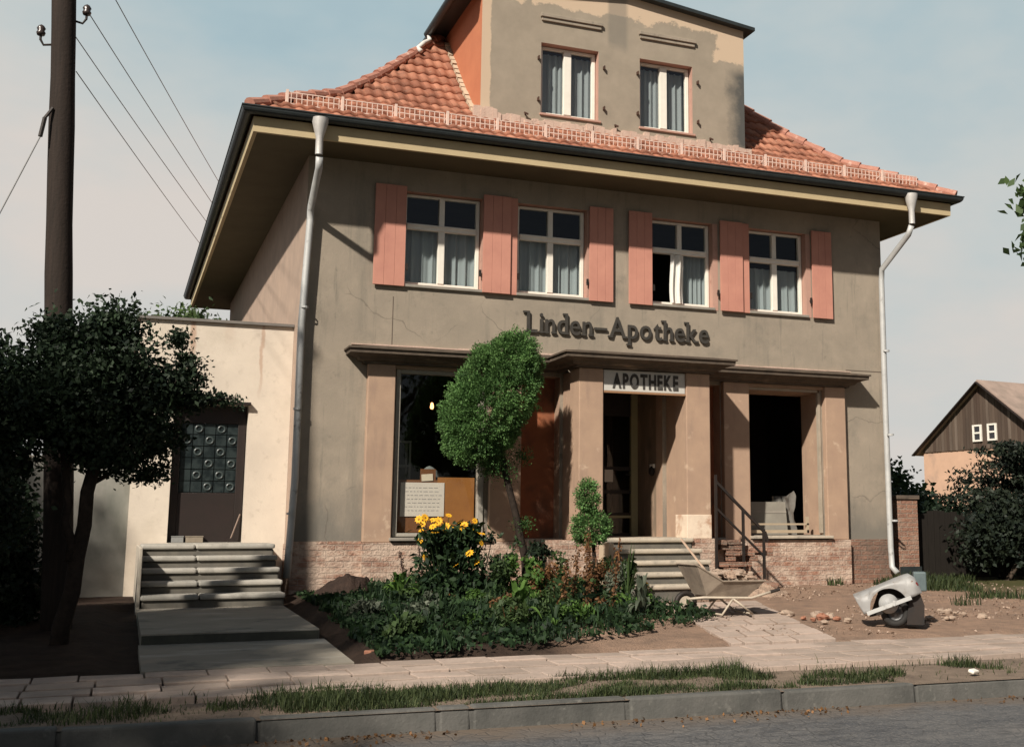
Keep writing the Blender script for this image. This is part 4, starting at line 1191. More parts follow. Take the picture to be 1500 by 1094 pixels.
def barn():
    c = Vector((36.4, 31.1, 0)); u = Vector((.13, -.9915, 0)); v = Vector((.9915, .13, 0))
    Mx = Matrix(((v.x, u.x, 0, c.x), (v.y, u.y, 0, c.y), (0, 0, 1, 0), (0, 0, 0, 1)))   # local x along ridge, y along gable
    Wd, Lr, ez, az = 7.95, 18., 4.5, 7.45
    t = thing('barn', c + u * Wd / 2, 'distant pink plastered barn with a dark board gable and pale roof', 'barn')
    b = MB(Mx); b.box(0, Lr, 0, Wd, -.5, ez); b.build('wall', M('pink_barn_plaster', (.56, .36, .25), (.48, .31, .22), 1.2, .9, stains=[((.36, .25, .19), .9, .55, .75, None)]), t)
    g = MB(Mx); n = 44; rr = random.Random(17)
    for i in range(n):
        a, e = Wd * i / n, Wd * (i + 1) / n
        h = lambda y: ez + (az - ez) * (1 - abs(y - Wd / 2) / (Wd / 2))
        g.a = rr.random(); dx = rr.uniform(-.01, .01)
        y0, y1 = a + .01, e - .01
        pts = [(-.06 + dx, y0, ez - .12), (-.06 + dx, y1, ez - .12), (-.06 + dx, y1, h(y1) + .0), (-.06 + dx, y0, h(y0))]
        pts2 = [(.0, p_[1], p_[2]) for p_ in pts]
        g.add(pts + pts2, [(0, 3, 2, 1), (4, 5, 6, 7), (0, 1, 5, 4), (1, 2, 6, 5), (2, 3, 7, 6), (3, 0, 4, 7)])
    m, nt, out = nodes('weathered_boards'); a_ = N(nt, 'ShaderNodeAttribute', attribute_name='v')
    col = ramp(nt, a_.outputs['Fac'], [(0, (.075, .052, .04)), (.7, (.115, .085, .065)), (1, (.16, .125, .1))])
    col = mix(nt, ramp(nt, tnoise(nt, coord(nt), 1.2, 5, .6, (2, 2, .4)), [(.4, 0.), (.7, .7)]), col, (.06, .045, .036))
    finish(nt, out, col, .9, .1)
    gab = g.build('gable_boards', m, t, attr=True)
    r_ = MB(Mx); ov = .35
    sl = (az - ez) / (Wd / 2)
    for s in (0, 1):
        yo = -ov if s == 0 else Wd + ov
        zo = ez - sl * ov
        for (z_add, ) in ((.1,),):
            pts = [(-.35, yo, zo), (Lr + .3, yo, zo), (Lr + .3, Wd / 2, az), (-.35, Wd / 2, az)]
            pts2 = [(p_[0], p_[1], p_[2] + .12) for p_ in pts]
            r_.add(pts + pts2, [(0, 3, 2, 1), (4, 5, 6, 7), (0, 1, 5, 4), (1, 2, 6, 5), (2, 3, 7, 6), (3, 0, 4, 7)])
    r_.build('roof', M('pale_barn_roof', (.36, .27, .22), (.28, .21, .175), 1.5, .9, stains=[((.2, .16, .13), .8, .5, .75, None)]), t)
    bb = MB(Mx)
    for s in (0, 1):
        yo = -ov if s == 0 else Wd + ov
        bb.bar((-.37, yo, ez - sl * ov), (-.37, Wd / 2, az), .05, .2, up=(1, 0, 0))
    bb.build('barge_board', DOORDARK, t)
    for y in (3.35, 4.25):
        f = MB(Mx)
        f.box(-.14, -.07, y, y + .1, 4.72, 5.5); f.box(-.14, -.07, y + .45, y + .55, 4.72, 5.5)
        for z in (4.72, 5.08, 5.42): f.box(-.14, -.07, y + .1, y + .45, z, z + .08)
        wn = f.build('window', WHITE, t)
        q = MB(Mx); q.box(-.1, -.065, y + .1, y + .45, 4.8, 5.42); q.build('pane', M('dark_barn_pane', (.03, .03, .035), None, 4, .2, .5), wn)
    return t


barn()

# ------------------------------------------------------------------ pole and wires
t = thing('utility_pole', (-.5, -3.0, -.1), 'tall dark wooden utility pole rising in front of the left tree', 'utility pole')
b = MB()
pp = []
rr = random.Random(6)
for i in range(15):
    k = i / 14
    pp.append((-.49 - .47 * k + .012 * math.sin(k * 9), -3.0, -.25 + 7.9 * k))
b.tube(pp, [.158 - .033 * (i / 14) + .004 * math.sin(i * 2.1) for i in range(15)], 14); b.build('pole_shaft', POLEM, t, smooth=True)
for s, z, nm in ((-1, 6.45, 'l'), (1, 6.77, 'r')):
    xs = -.49 - .47 * z / 7.9
    h = MB(); h.tube([(xs + s * .1, -3.0, z - .12), (xs + s * .2, -3.0, z - .14), (xs + s * .235, -3.0, z - .08), (xs + s * .235, -3.0, z)], .014, 8)
    hk = h.build('hook', BLACKIRON, t)
    q = MB(); q.lathe([(0, 0), (.04, .0), (.05, .03), (.036, .05), (.048, .08), (.03, .11), (.0, .13)], (xs + s * .235, -3.0, z - .03), (0, 0, 1), 14); q.build('insulator', PORCELAIN, hk, smooth=True)
b = MB(); b.tube([(-.92, -3.12, 5.55), (-.99, -3.14, 5.42)], .02, 6); b.tube([(-.99, -3.14, 5.42), (-1.02, -3.15, 5.2)], .025, 6); b.build('stay_clamp', BLACKIRON, t)


def wire(p0, p1, sag, label, r=.006, group='wires running behind the house'):
    p0, p1 = Vector(p0), Vector(p1); n = 24; b = MB()
    b.tube([p0.lerp(p1, i / n) - Vector((0, 0, sag * 4 * (i / n) * (1 - i / n))) for i in range(n + 1)], r, 5)
    tag(b.build('power_line', WIREM, smooth=True), label, 'wire', group)


far = Vector((5.6, 26.7, 8.2))
wire((-.66, -3., 6.8), far + Vector((.25, 0, .0)), .25, 'overhead wire from the right insulator of the wooden pole, middle of the upper three')
wire((-.82, -3., 6.55), far + Vector((-.1, 0, -.1)), .25, 'overhead wire starting just right of the wooden pole, lowest of the upper three')
wire((-.47, -3., 7.15), far + Vector((-.2, 0, 1.0)), .2, 'overhead wire entering from the top edge, rightmost above the roof corner')
wire((-.72, -3., 6.05), far + Vector((-1.5, 0, .35)), .12, 'lone lowest overhead wire from below the insulators to behind the roof')
wire((-1.02, -3.15, 5.2), (-2.2, -3.4, 1.9), .02, 'stay wire slanting down to the left from the wooden pole', .009, 'stay wires')

# ------------------------------------------------------------------ foliage helpers
def leaf_cloud(name, P, size, mat, parent=None, aspect=.55, up=.35, tone=None, jitter=.35, droop=0., normals=None):
    P = np.asarray(P, float); n = len(P)
    d = RNG.normal(size=(n, 3)); d[:, 2] -= droop
    if normals is not None: d = d * .6 + normals * 1.2
    d /= np.linalg.norm(d, axis=1)[:, None]
    nn = RNG.normal(size=(n, 3)); nn[:, 2] += up
    s = np.cross(d, nn); s /= (np.linalg.norm(s, axis=1)[:, None] + 1e-9)
    nn = np.cross(s, d)
    L = size * (1 + jitter * RNG.uniform(-1, 1, n))[:, None]; Wd = L * aspect * .5
    a = P - d * L * .5; c = P + d * L * .5
    m1 = P + s * Wd + nn * L * .1; m2 = P - s * Wd + nn * L * .1
    V = np.stack([a, m1, c, m2], 1).reshape(-1, 3)
    F = np.arange(4 * n).reshape(n, 4)
    t = RNG.random(n) if tone is None else np.clip(tone + RNG.normal(0, .18, n), 0, 1)
    return np_object(name, V, F, mat, parent, attr=t)


def lobes_points(lobes, n, cluster=26, spread=.13, shell=.55, dens=None):
    """Leaf positions in clumps through ellipsoid lobes (x,y,z,rx,ry,rz)."""
    vol = np.array([l[3] * l[4] * l[5] for l in lobes]) ** .67; vol /= vol.sum()
    out = []; tones = []
    nc = max(1, n // cluster)
    which = RNG.choice(len(lobes), nc, p=vol)
    for k in which:
        x, y, z, rx, ry, rz = lobes[k]
        d = RNG.normal(size=3); d /= np.linalg.norm(d)
        r_ = (shell + (1 - shell) * RNG.random()) * (1 + .12 * RNG.normal())
        c = np.array([x, y, z]) + d * r_ * np.array([rx, ry, rz])
        m = RNG.integers(cluster // 2, cluster * 3 // 2)
        out.append(c + RNG.normal(size=(m, 3)) * spread * np.array([1, 1, .75])); tones.append(np.full(m, RNG.random()))
    return np.concatenate(out), np.concatenate(tones)


def trunk(b, p0, p1, r0, r1, wob=.05, n=7, seed=0):
    rr = random.Random(seed); p0, p1 = Vector(p0), Vector(p1); pts = []; rs = []
    for i in range(n):
        k = i / (n - 1); q = p0.lerp(p1, k)
        if 0 < i < n - 1: q += Vector((rr.uniform(-wob, wob), rr.uniform(-wob, wob), 0))
        pts.append(q); rs.append(r0 + (r1 - r0) * k)
    b.tube(pts, rs, 9)


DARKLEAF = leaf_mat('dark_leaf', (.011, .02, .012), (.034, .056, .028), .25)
MIDLEAF = leaf_mat('mid_leaf', (.03, .055, .02), (.075, .12, .04), .3)
TOPIARYL = leaf_mat('topiary_leaf', (.035, .09, .025), (.15, .28, .085), .25, scale=5)
LINDENL = leaf_mat('street_leaf', (.035, .06, .02), (.08, .13, .04), .3)
CONIFL = leaf_mat('conifer_needle', (.01, .016, .011), (.025, .035, .02), .1)
BEDLEAF = leaf_mat('bed_leaf', (.009, .022, .011), (.04, .078, .028), .3, scale=2.2)
BRIGHTLEAF = leaf_mat('bright_leaf', (.05, .11, .02), (.14, .25, .06), .4, scale=5)
GRASSL = leaf_mat('grass_blade', (.02, .036, .013), (.085, .105, .04), .3, scale=3.5)
REDST = leaf_mat('red_brown_stalk', (.1, .045, .02), (.2, .1, .04), .2)
GREYLEAF = leaf_mat('grey_green_leaf', (.07, .09, .06), (.16, .18, .13), .3)
YELLOW = M('yellow_petal', (.75, .4, .02), (.68, .33, .015), 20, .6)
YCENTRE = M('flower_centre', (.4, .2, .02), (.3, .14, .02), 30)

# left tree
def sh(p, k=.829, y0=-4.2):
    """shrub laid out round its stem, then set at its place in the garden"""
    return (p[0] * k, y0 + (p[1] + 1.5) * .9, (p[2] - 1) * k + 1)


t = thing('shrub_tree', (-.42, -4.2, -.15), 'dark leafy small tree in front of the annex beside the utility pole', 'tree')
b = MB()
for p0, p1, r0, r1, wb, sd in (((-.52, -1.5, -.6), (-.25, -1.45, 1.75), .09, .06, .03, 1), ((-.46, -1.5, .55), (-.62, -1.5, 1.9), .05, .035, .03, 2), ((-.25, -1.45, 1.7), (.5, -1.3, 2.5), .05, .02, .03, 3),
                               ((-.3, -1.45, 1.7), (-.2, -1.6, 3.3), .05, .02, .05, 4), ((-.6, -1.5, 1.9), (-1.2, -1.4, 2.9), .04, .015, .05, 5), ((.4, -1.3, 2.4), (1.35, -1.2, 2.6), .015, .006, .03, 6), ((-.35, -1.45, 1.4), (.3, -1.1, 1.9), .03, .01, .03, 7)):
    trunk(b, sh(p0), sh(p1), r0, r1, wb, 7, sd)
b.build('trunk', DARKBARK, t, smooth=True)
lobes = [(-1.15, -1.6, 2.5, .6, .8, .75), (-.3, -1.5, 2.65, .62, .85, .85), (-.15, -1.5, 3.35, .34, .5, .36), (-.75, -1.5, 3.2, .28, .5, .3), (.22, -1.4, 2.5, .4, .7, .75),
         (.58, -1.2, 2.62, .3, .45, .36), (.4, -1.2, 2.05, .26, .4, .3), (-.3, -1.5, 1.95, .45, .7, .32), (-1.3, -1.6, 1.9, .55, .7, .45),
         (-2.2, -1.8, 2.3, .8, .9, 1.0), (-1.9, -1.9, 1.1, .6, .6, .9), (-1.2, -1.7, 1.1, .24, .4, .6), (.05, -1.3, 1.76, .3, .4, .14), (-.7, -1.5, 2.4, .6, .8, .7), (-1.55, -1.6, 2.95, .3, .4, .25)]
lobes = [sh(l[:3]) + tuple(q * .83 for q in l[3:]) for l in lobes]
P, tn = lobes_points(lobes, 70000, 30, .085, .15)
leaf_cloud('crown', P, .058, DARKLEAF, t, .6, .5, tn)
P, tn = lobes_points([sh(l[:3]) + tuple(q * .83 for q in l[3:]) for l in [(1.08, -1.1, 2.56, .42, .2, .06), (.8, -1.2, 2.55, .25, .3, .14), (.72, -1.2, 3.0, .2, .2, .16), (.6, -1.2, 3.3, .14, .2, .14), (.9, -1.2, 2.8, .1, .2, .1), (.5, -1.2, 1.62, .12, .2, .14), (.3, -1.2, 1.58, .25, .3, .1)]], 3200, 16, .045, .2)
leaf_cloud('spray', P, .05, DARKLEAF, t, .55, .5, tn)
t = thing('shade_shrub', (-1.4, -2.5, -.1), 'black green low shrub at the far left behind the utility pole', 'shrub')
b = MB(); trunk(b, (-1.4, -2.5, -.3), (-1.4, -2.5, .7), .04, .02, .04, 6, 9); b.build('stem', DARKBARK, t)
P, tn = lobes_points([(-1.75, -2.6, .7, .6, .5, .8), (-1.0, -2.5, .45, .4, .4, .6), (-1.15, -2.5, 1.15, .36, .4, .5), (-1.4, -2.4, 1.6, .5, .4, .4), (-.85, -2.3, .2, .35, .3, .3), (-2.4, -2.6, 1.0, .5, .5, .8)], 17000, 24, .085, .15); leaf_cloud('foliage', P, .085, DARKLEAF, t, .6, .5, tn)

# tree seen over the annex roof
t = thing('background_tree', (1.5, 10.5, 0), 'green tree behind the annex showing above its flat roof', 'tree')
b = MB(); trunk(b, (1.2, 11, 0), (1.2, 11, 4.6), .22, .1, .05, 7, 8); b.build('trunk', BARK, t, smooth=True)
P, tn = lobes_points([(1.2, 11, 4.9, 1.0, 1.2, .95), (.3, 11, 4.5, .8, 1, .7), (2.2, 11, 4.6, .8, 1, .8), (1.1, 11, 3.6, 1.5, 1.3, .8)], 7000, 20, .16, .5)
leaf_cloud('crown', P, .13, MIDLEAF, t, .55, .5, tn)


def ellip_shell(c, r, n, tilt=0, lump=.1, fill=.25, seed=0):
    d = RNG.normal(size=(n, 3)); d /= np.linalg.norm(d, axis=1)[:, None]
    k = np.array([1 + lump * noise.noise(Vector((float(q[0]) * 3.1, float(q[1]) * 3.1, float(q[2]) * 3.1 + seed))) + lump * .6 * noise.noise(Vector((float(q[0]) * 7, float(q[1]) * 7, float(q[2]) * 7 + seed))) for q in d])
    rad = np.where(RNG.random(n) < fill, RNG.uniform(.55, .95, n), RNG.normal(.98, .035, n)) * k
    P = d * np.array(r) * rad[:, None]; nn = d / np.array(r); nn /= np.linalg.norm(nn, axis=1)[:, None]
    a = tilt; Rm = np.array([[math.cos(a), 0, math.sin(a)], [0, 1, 0], [-math.sin(a), 0, math.cos(a)]])
    tone = np.clip((k - 1) / (lump * 2) + .5, 0, 1)
    return P @ Rm.T + np.array(c), nn @ Rm.T, tone


# clipped ball tree in front of the shop window
t = thing('clipped_tree', (5.38, -1.0, 0), 'bright green clipped egg shaped tree on a thin trunk before the shop front', 'tree')
b = MB()
b.tube([(5.4, -1.0, -.2), (5.36, -1.0, .5), (5.22, -1.0, 1.1), (5.05, -1.0, 1.7), (4.95, -1., 2.2)], [.062, .055, .05, .045, .03], 9)
b.tube([(5.37, -1, .45), (5.42, -1, .75)], [.035, .03], 8); b.build('trunk', DARKBARK, t, smooth=True)
def tufts(P, nn, tn, n, rad):
    """small tufts: every shell point carries a little spray of leaflets"""
    k = RNG.integers(0, len(P), n)
    out = P[k] + RNG.normal(0, rad, (n, 3)) + nn[k] * RNG.uniform(-.03, .035, n)[:, None]
    tone = RNG.random(len(P))[k] * .55 + tn[k] * .45
    return out, nn[k], tone


parts = [ellip_shell((4.84, -1.0, 2.75), (.56, .55, .98), 1500, R(27), .15, .2, 1), ellip_shell((4.66, -1.0, 2.42), (.52, .48, .6), 700, R(18), .16, .12, 5), ellip_shell((5.13, -1.0, 3.3), (.33, .36, .4), 300, R(30), .2, .12, 9)]
P, nn, tn = tufts(np.concatenate([q[0] for q in parts]), np.concatenate([q[1] for q in parts]), np.concatenate([q[2] for q in parts]), 85000, .025)
Ps, ts = lobes_points([(5.32, -1.0, .98, .14, .1, .1), (4.93, -.95, 1.78, .3, .3, .2), (5.3, -1, 1.95, .12, .1, .12)], 2600, 14, .06, .2)
leaf_cloud('crown', np.concatenate([P, Ps]), .032, TOPIARYL, t, .5, .3, np.concatenate([tn, ts * .25]), .4, 0, np.concatenate([nn, RNG.normal(0, .6, Ps.shape)]))  # low sprays toned down, shade under the crown put into leaf colour

t = thing('small_topiary', (6.02, -1.95, 0), 'small tiered clipped shrub of ball and pointed tip left of the entrance steps', 'shrub')
b = MB(); b.tube([(6.06, -1.95, -.2), (6.04, -1.95, .5), (5.98, -1.95, 1.2)], [.035, .03, .02], 8); b.build('stem', DARKBARK, t, smooth=True)
P, nn, tn = ellip_shell((5.99, -1.95, .93), (.25, .25, .23), 3600, 0, .2, .3, 3)
P2, nn2, tn2 = ellip_shell((5.93, -1.95, 1.34), (.14, .14, .22), 2000, 0, .16, .3, 7)
P, nn, tn = tufts(np.concatenate([P[::10], P2[::10]]), np.concatenate([nn[::10], nn2[::10]]), np.concatenate([tn[::10], tn2[::10]]), 9000, .022)
leaf_cloud('crown', P, .034, TOPIARYL, t, .5, .3, tn, .4, 0, nn)


# ------------------------------------------------------------------ flower bed
def blades(P, H, lean, width, base_tone=None):
    n = len(P); an = RNG.uniform(0, 2 * math.pi, n)
    dx, dy = np.cos(an), np.sin(an)
    ln = lean * RNG.random(n) * H
    sx, sy = -dy, dx
    w = width * (.6 + .8 * RNG.random(n))
    base = P; mid = P + np.stack([dx * ln * .35, dy * ln * .35, H * .6], 1); tip = P + np.stack([dx * ln, dy * ln, H], 1)
    sv = np.stack([sx * w, sy * w, 0 * w], 1)
    V = np.stack([base - sv, base + sv, mid + sv * .8, mid - sv * .8, tip + sv * .12, tip - sv * .12], 1).reshape(-1, 3)
    i = np.arange(n)[:, None] * 6
    F = np.concatenate([i + np.array([[0, 1, 2, 3]]), i + np.array([[3, 2, 4, 5]])], 0)
    t = RNG.random(n) if base_tone is None else np.clip(base_tone + RNG.normal(0, .15, n), 0, 1)
    return V, F, np.concatenate([t, t])


def bed_cover():
    pts = []; hs = []
    while len(pts) < 15000:
        x = RNG.uniform(2.2, 6.7); y = RNG.uniform(-6.0, -.3)
        if y < bed_front(x) + .15 * noise.noise(Vector((x * 2, 0, 0))) - .05: continue
        if x > 6.35 - .2 * noise.noise(Vector((0, y * 2, 0))) and y > -4: continue
        if x < 2.3 + .2 * noise.noise(Vector((y * 1.5, 4, 0))): continue
        nz = noise.noise(Vector((x * 1.3, y * 1.3, 5)))
        front = max(0, min(1, (y - bed_front(x)) / .4))
        h = (.1 + .24 * max(0, nz + .15)) * (.4 + .6 * max(0, front))
        if x < 3.2 and y > -1.6: h *= .4
        if x < 2.9: h *= .55
        if nz < -.22 and RNG.random() < .8: continue
        pts.append((x, y, gz(x, y) + .04)); hs.append(h)
    P = np.array(pts); H = np.array(hs)
    n1 = 4500
    V, F, t = blades(P[:n1], H[:n1] * RNG.uniform(.6, 1.5, n1), .8, .008)
    Q = P[n1:].copy(); Q[:, 2] += H[n1:] * RNG.uniform(.1, 1., len(Q))
    o = np_object('ground_cover', V, F, BEDLEAF, attr=t); tag(o, 'low dark green growth covering the flower bed', 'ground cover', kind='stuff')
    o = leaf_cloud('bed_leaves', Q, .075, BEDLEAF, None, .55, .8, None, .6); tag(o, 'mass of low broad dark leaves between the plants of the flower bed', 'ground cover', kind='stuff')


bed_cover()


def flower(parent, p, r, tilt):
    b = MB(); q = Matrix.Rotation(tilt[0], 3, 'X') @ Matrix.Rotation(tilt[1], 3, 'Y'); p = Vector(p)
    n = 9
    for k in range(n):
        a = 2 * math.pi * k / n + tilt[2]
        d = Vector((math.cos(a), math.sin(a), 0)); s = Vector((-math.sin(a), math.cos(a), 0))
        b.add([p + q @ (d * r * .15 - s * r * .1), p + q @ (d * r * .65 - s * r * .22 + Vector((0, 0, r * .1))), p + q @ (d * r), p + q @ (d * r * .65 + s * r * .22 + Vector((0, 0, r * .1))), p + q @ (d * r * .15 + s * r * .1)], [(0, 1, 2, 3, 4)])
    b.cur = 1
    vs = [p + q @ Vector((math.cos(2 * math.pi * k / 8) * r * .28, math.sin(2 * math.pi * k / 8) * r * .28, r * .08)) for k in range(8)] + [p + q @ Vector((0, 0, r * .2))]
    b.add(vs, [(k, (k + 1) % 8, 8) for k in range(8)])
    b.build('flower', [YELLOW, YCENTRE], parent)


t = thing('yellow_flower_bush', (3.95, -2.2, -.05), 'tall bush with yellow daisy flowers in front of the left shop window', 'flowers')
b = MB(); rr = random.Random(40); tops = []
F0 = [(3.54, 1.0), (3.60, .9), (3.66, .95), (3.74, .99), (3.83, 1.02), (3.93, 1.09), (4.02, 1.0), (4.1, .97), (4.18, .98), (4.26, .9), (4.2, 1.02), (3.62, .98), (3.7, .88), (3.79, .79), (3.9, .95), (3.99, .93), (3.6, .77), (4.05, .93), (3.87, .9),
      (4.15, .62), (4.24, .68), (3.98, .47), (4.2, .26), (3.85, .66), (3.72, .7), (4.3, .74), (4.08, .6), (3.66, .56), (4.25, .5), (3.8, .4), (3.5, 1.04), (3.57, 1.06), (4.31, .86), (3.68, 1.03)]
for x, z in F0:
    y = -2.2 + rr.uniform(-.3, .12); tops.append((x, y, z))
    b.tube([(3.95 + (x - 3.95) * .3, -2.15, -.1), (3.95 + (x - 3.95) * .6, (y - 2.2) / 2, z * .5), (x, y, z - .015)], [.008, .006, .004], 5)
b.build('stems', MIDLEAF, t)
P, tn = lobes_points([(3.97, -2.2, .25, .48, .42, .36), (4.0, -2.2, .58, .38, .34, .22), (3.9, -2.2, .8, .38, .3, .15), (4.12, -2.2, .84, .24, .22, .12)], 3300, 14, .065, .2)
leaf_cloud('foliage', P, .1, BEDLEAF, t, .5, .6, tn)
for i, p in enumerate(tops):
    flower(t, p, rr.uniform(.042, .064), (rr.uniform(-.2, 1.3), rr.uniform(-.6, .6), rr.random()))
for (x, y, z, lab) in ((3.27, -2.3, .27, 'single low yellow flower at the left end of the flower bed'), (5.9, -4.0, .27, 'single small yellow flower low at the right of the flower bed')):
    t = thing('yellow_flower', (x, y, gz(x, y)), lab, 'flower')
    b = MB(); b.tube([(x, y, gz(x, y)), (x, y, z)], .005, 5); b.build('stem', MIDLEAF, t); flower(t, (x, y, z), .05, (.9, .2, 0))
    P, tn = lobes_points([(x, y, z - .15, .1, .1, .08)], 60, 12, .04, .2); leaf_cloud('leaf', P, .07, BRIGHTLEAF, t)


def rosette(name, loc, n, L, h, mat, label, cat, wide=.05, droop=1.0):
    x, y, z = loc; t = thing(name, loc, label, cat); b = MB(); rr = random.Random(int(x * 100))
    for k in range(n):
        a = rr.uniform(0, 6.28); el = rr.uniform(.25, 1.2); ll = L * rr.uniform(.6, 1.1)
        d = Vector((math.cos(a), math.sin(a), 0)); s = Vector((-d.y, d.x, 0)); pts = []
        m = 6
        for i in range(m + 1):
            u = i / m
            c = Vector(loc) + d * ll * u * math.cos(el) + Vector((0, 0, h * (math.sin(el) * u * 1.6 - droop * u * u * .8)))
            w_ = wide * math.sin(math.pi * min(1, u * .93 + .05)) ** .7
            pts += [c - s * w_ + Vector((0, 0, w_ * .35)), c, c + s * w_ + Vector((0, 0, w_ * .35))]
        b.a = rr.random()
        b.add(pts, [(i * 3 + j, i * 3 + j + 1, i * 3 + j + 4, i * 3 + j + 3) for i in range(m) for j in range(2)])
    b.build('leaves', mat, t, attr=True)
    return t


rosette('broad_leaf_plant', (4.2, -4.3, -.1), 30, .38, .7, BRIGHTLEAF, 'bright green broad leaved plant in the middle of the flower bed', 'plant', .045)
rosette('broad_leaf_plant', (3.3, -2.35, -.02), 30, .36, .6, BRIGHTLEAF, 'fresh green leafy clump at the left below the yellow flower bush', 'plant', .04)
rosette('broad_leaf_plant', (5.8, -4.1, -.1), 18, .3, .75, GREYLEAF, 'pale green leafy clump low in the right part of the flower bed', 'plant', .03)
rosette('tall_grass_clump', (6.25, -2.6, -.02), 30, .3, .75, MIDLEAF, 'tall pale grassy clump before the shop steps', 'plant', .012, .6)
rosette('grey_grass_clump', (4.75, -1.6, -.02), 60, .4, .62, GREYLEAF, 'silvery grass tuft below the clipped tree', 'plant', .008, .7)
rr = random.Random(50)
for i, (x, y, h) in enumerate(((4.72, -4.3, .72), (4.88, -4.15, .82), (5.02, -4.3, .9), (5.18, -4.0, .98), (5.36, -4.2, .9))):
    t = thing('dock_plant', (x, y, gz(x, y)), 'reddish brown upright dock stalk in the flower bed left of the shop steps', 'plant', 'dock stalks in the flower bed')
    b = MB(); z0 = gz(x, y); tip = (x + rr.uniform(-.05, .14), y + rr.uniform(-.1, .1), z0 + h)
    b.tube([(x, y, z0), tip], [.012, .005], 6); b.build('stalk', REDST, t)
    k = np.linspace(.25, 1.02, 150)[:, None]; P = np.array([x, y, z0]) + (np.array(tip) - np.array([x, y, z0])) * k + RNG.normal(0, .024, (150, 3))
    leaf_cloud('seed_head', P, .045, REDST, t, .5)
    P = np.array([x, y, z0 + .2]) + RNG.normal(0, 1, (34, 3)) * np.array([.1, .1, .13]); leaf_cloud('leaf', P, .13, BEDLEAF, t, .35, .4)
for i, (x, z, lab) in enumerate(((3.5, .62, 'dark upright flower spike against the brick plinth, left one of two'), (3.74, .73, 'dark upright flower spike against the brick plinth, taller right one of two'))):
    t = thing('flower_spike', (x, -1.4, 0), lab, 'plant')
    b = MB(); b.tube([(x + .1, -1.4, 0), (x, -1.4, z)], [.01, .005], 6); b.build('stalk', DARKBARK, t)
    k = np.linspace(.45, 1., 110)[:, None]; P = np.array([x + .1, -1.4, 0]) + np.array([-.1, 0, z]) * k + RNG.normal(0, .014, (110, 3)); leaf_cloud('seed_head', P, .03, leaf_mat('spike_seed%d' % i, (.05, .03, .025), (.1, .055, .04), .1), t)
    P = np.array([x + .08, -1.4, .16]) + RNG.normal(0, 1, (60, 3)) * np.array([.08, .08, .12]); leaf_cloud('leaf', P, .1, MIDLEAF, t, .35)
for i, (x, y, zt, lab) in enumerate(((4.95, -1.35, .78, 'dark leafy rose bush at the foot of the brick plinth under the clipped tree'), (5.3, -1.7, .74, 'dark leafy bush right of the thin trunk of the clipped tree'), (4.62, -1.2, .82, 'slim leafy shoot rising before the inner pilaster'))):
    t = thing('rose_bush', (x, y, 0), lab, 'bush'); b = MB(); rr = random.Random(60 + i)
    lob = []
    for k in range(5 if i < 2 else 2):
        ex, ey, ez = x + rr.uniform(-.2, .2), y + rr.uniform(-.15, .15), zt * rr.uniform(.5, 1)
        b.tube([(x, y, -.05), ((x + ex) / 2 + .03, (y + ey) / 2, ez * .6), (ex, ey, ez)], [.012, .009, .005], 6); lob.append((ex, ey, ez, .11, .11, .09)); lob.append(((x + ex) / 2, (y + ey) / 2, ez * .65, .1, .1, .1))
    b.build('stems', DARKBARK, t)
    P, tn = lobes_points(lob, 700 if i < 2 else 220, 12, .035, .2); leaf_cloud('foliage', P, .06, DARKLEAF if i else BEDLEAF, t, .55, .5, tn)

rr = random.Random(91)
kinds = [(BRIGHTLEAF, .02, .3, .5), (MIDLEAF, .03, .32, .6), (GREYLEAF, .012, .3, .55), (BEDLEAF, .045, .34, .7), (MIDLEAF, .01, .26, .8), (REDST, .012, .24, .6)]
made = 0
while made < 68:
    x, y = rr.uniform(2.5, 6.3), rr.uniform(-5.4, -1.0)
    if made >= 50: x, y = rr.uniform(4.3, 6.3), rr.uniform(-2.6, -1.1)
    if y < bed_front(x) + .35 or math.hypot(x - 3.95, y + 2.2) < .4: continue
    mt, wd, ln, hg = kinds[made % len(kinds)]
    k = rr.uniform(.7, 1.25)
    if made % 3 == 0:
        tt = rosette('bed_plant', (x, y, gz(x, y) + .02), rr.randint(16, 30), ln * k * .75, hg * k * .6, mt, 'leafy clump growing among the other plants of the flower bed', 'plant', wd * k * .6, rr.uniform(.8, 1.2))
    else:
        tt = thing('bed_plant', (x, y, gz(x, y)), 'leafy clump growing among the other plants of the flower bed', 'plant')
        h_ = rr.uniform(.14, .36) if made < 50 else rr.uniform(.4, .62); P, tn = lobes_points([(x, y, gz(x, y) + h_ * .55, .16 * k, .14 * k, h_ * .45), (x + .08, y, gz(x, y) + h_ * .8, .1, .1, h_ * .25)], 420, 12, .035, .25)
        b = MB()
        for q_ in range(4): b.tube([(x, y, gz(x, y) - .02), (x + rr.uniform(-.1, .1), y + rr.uniform(-.08, .08), gz(x, y) + h_)], [.006, .003], 5)
        b.build('stems', mt if mt is REDST else BEDLEAF, tt)
        leaf_cloud('foliage', P, rr.uniform(.045, .085), (BRIGHTLEAF, MIDLEAF, GREYLEAF, BEDLEAF, MIDLEAF, MIDLEAF, REDST)[rr.randint(0, 6)], tt, rr.uniform(.3, .7), .5, tn)
    tt['group'] = 'leafy clumps of the flower bed'; made += 1

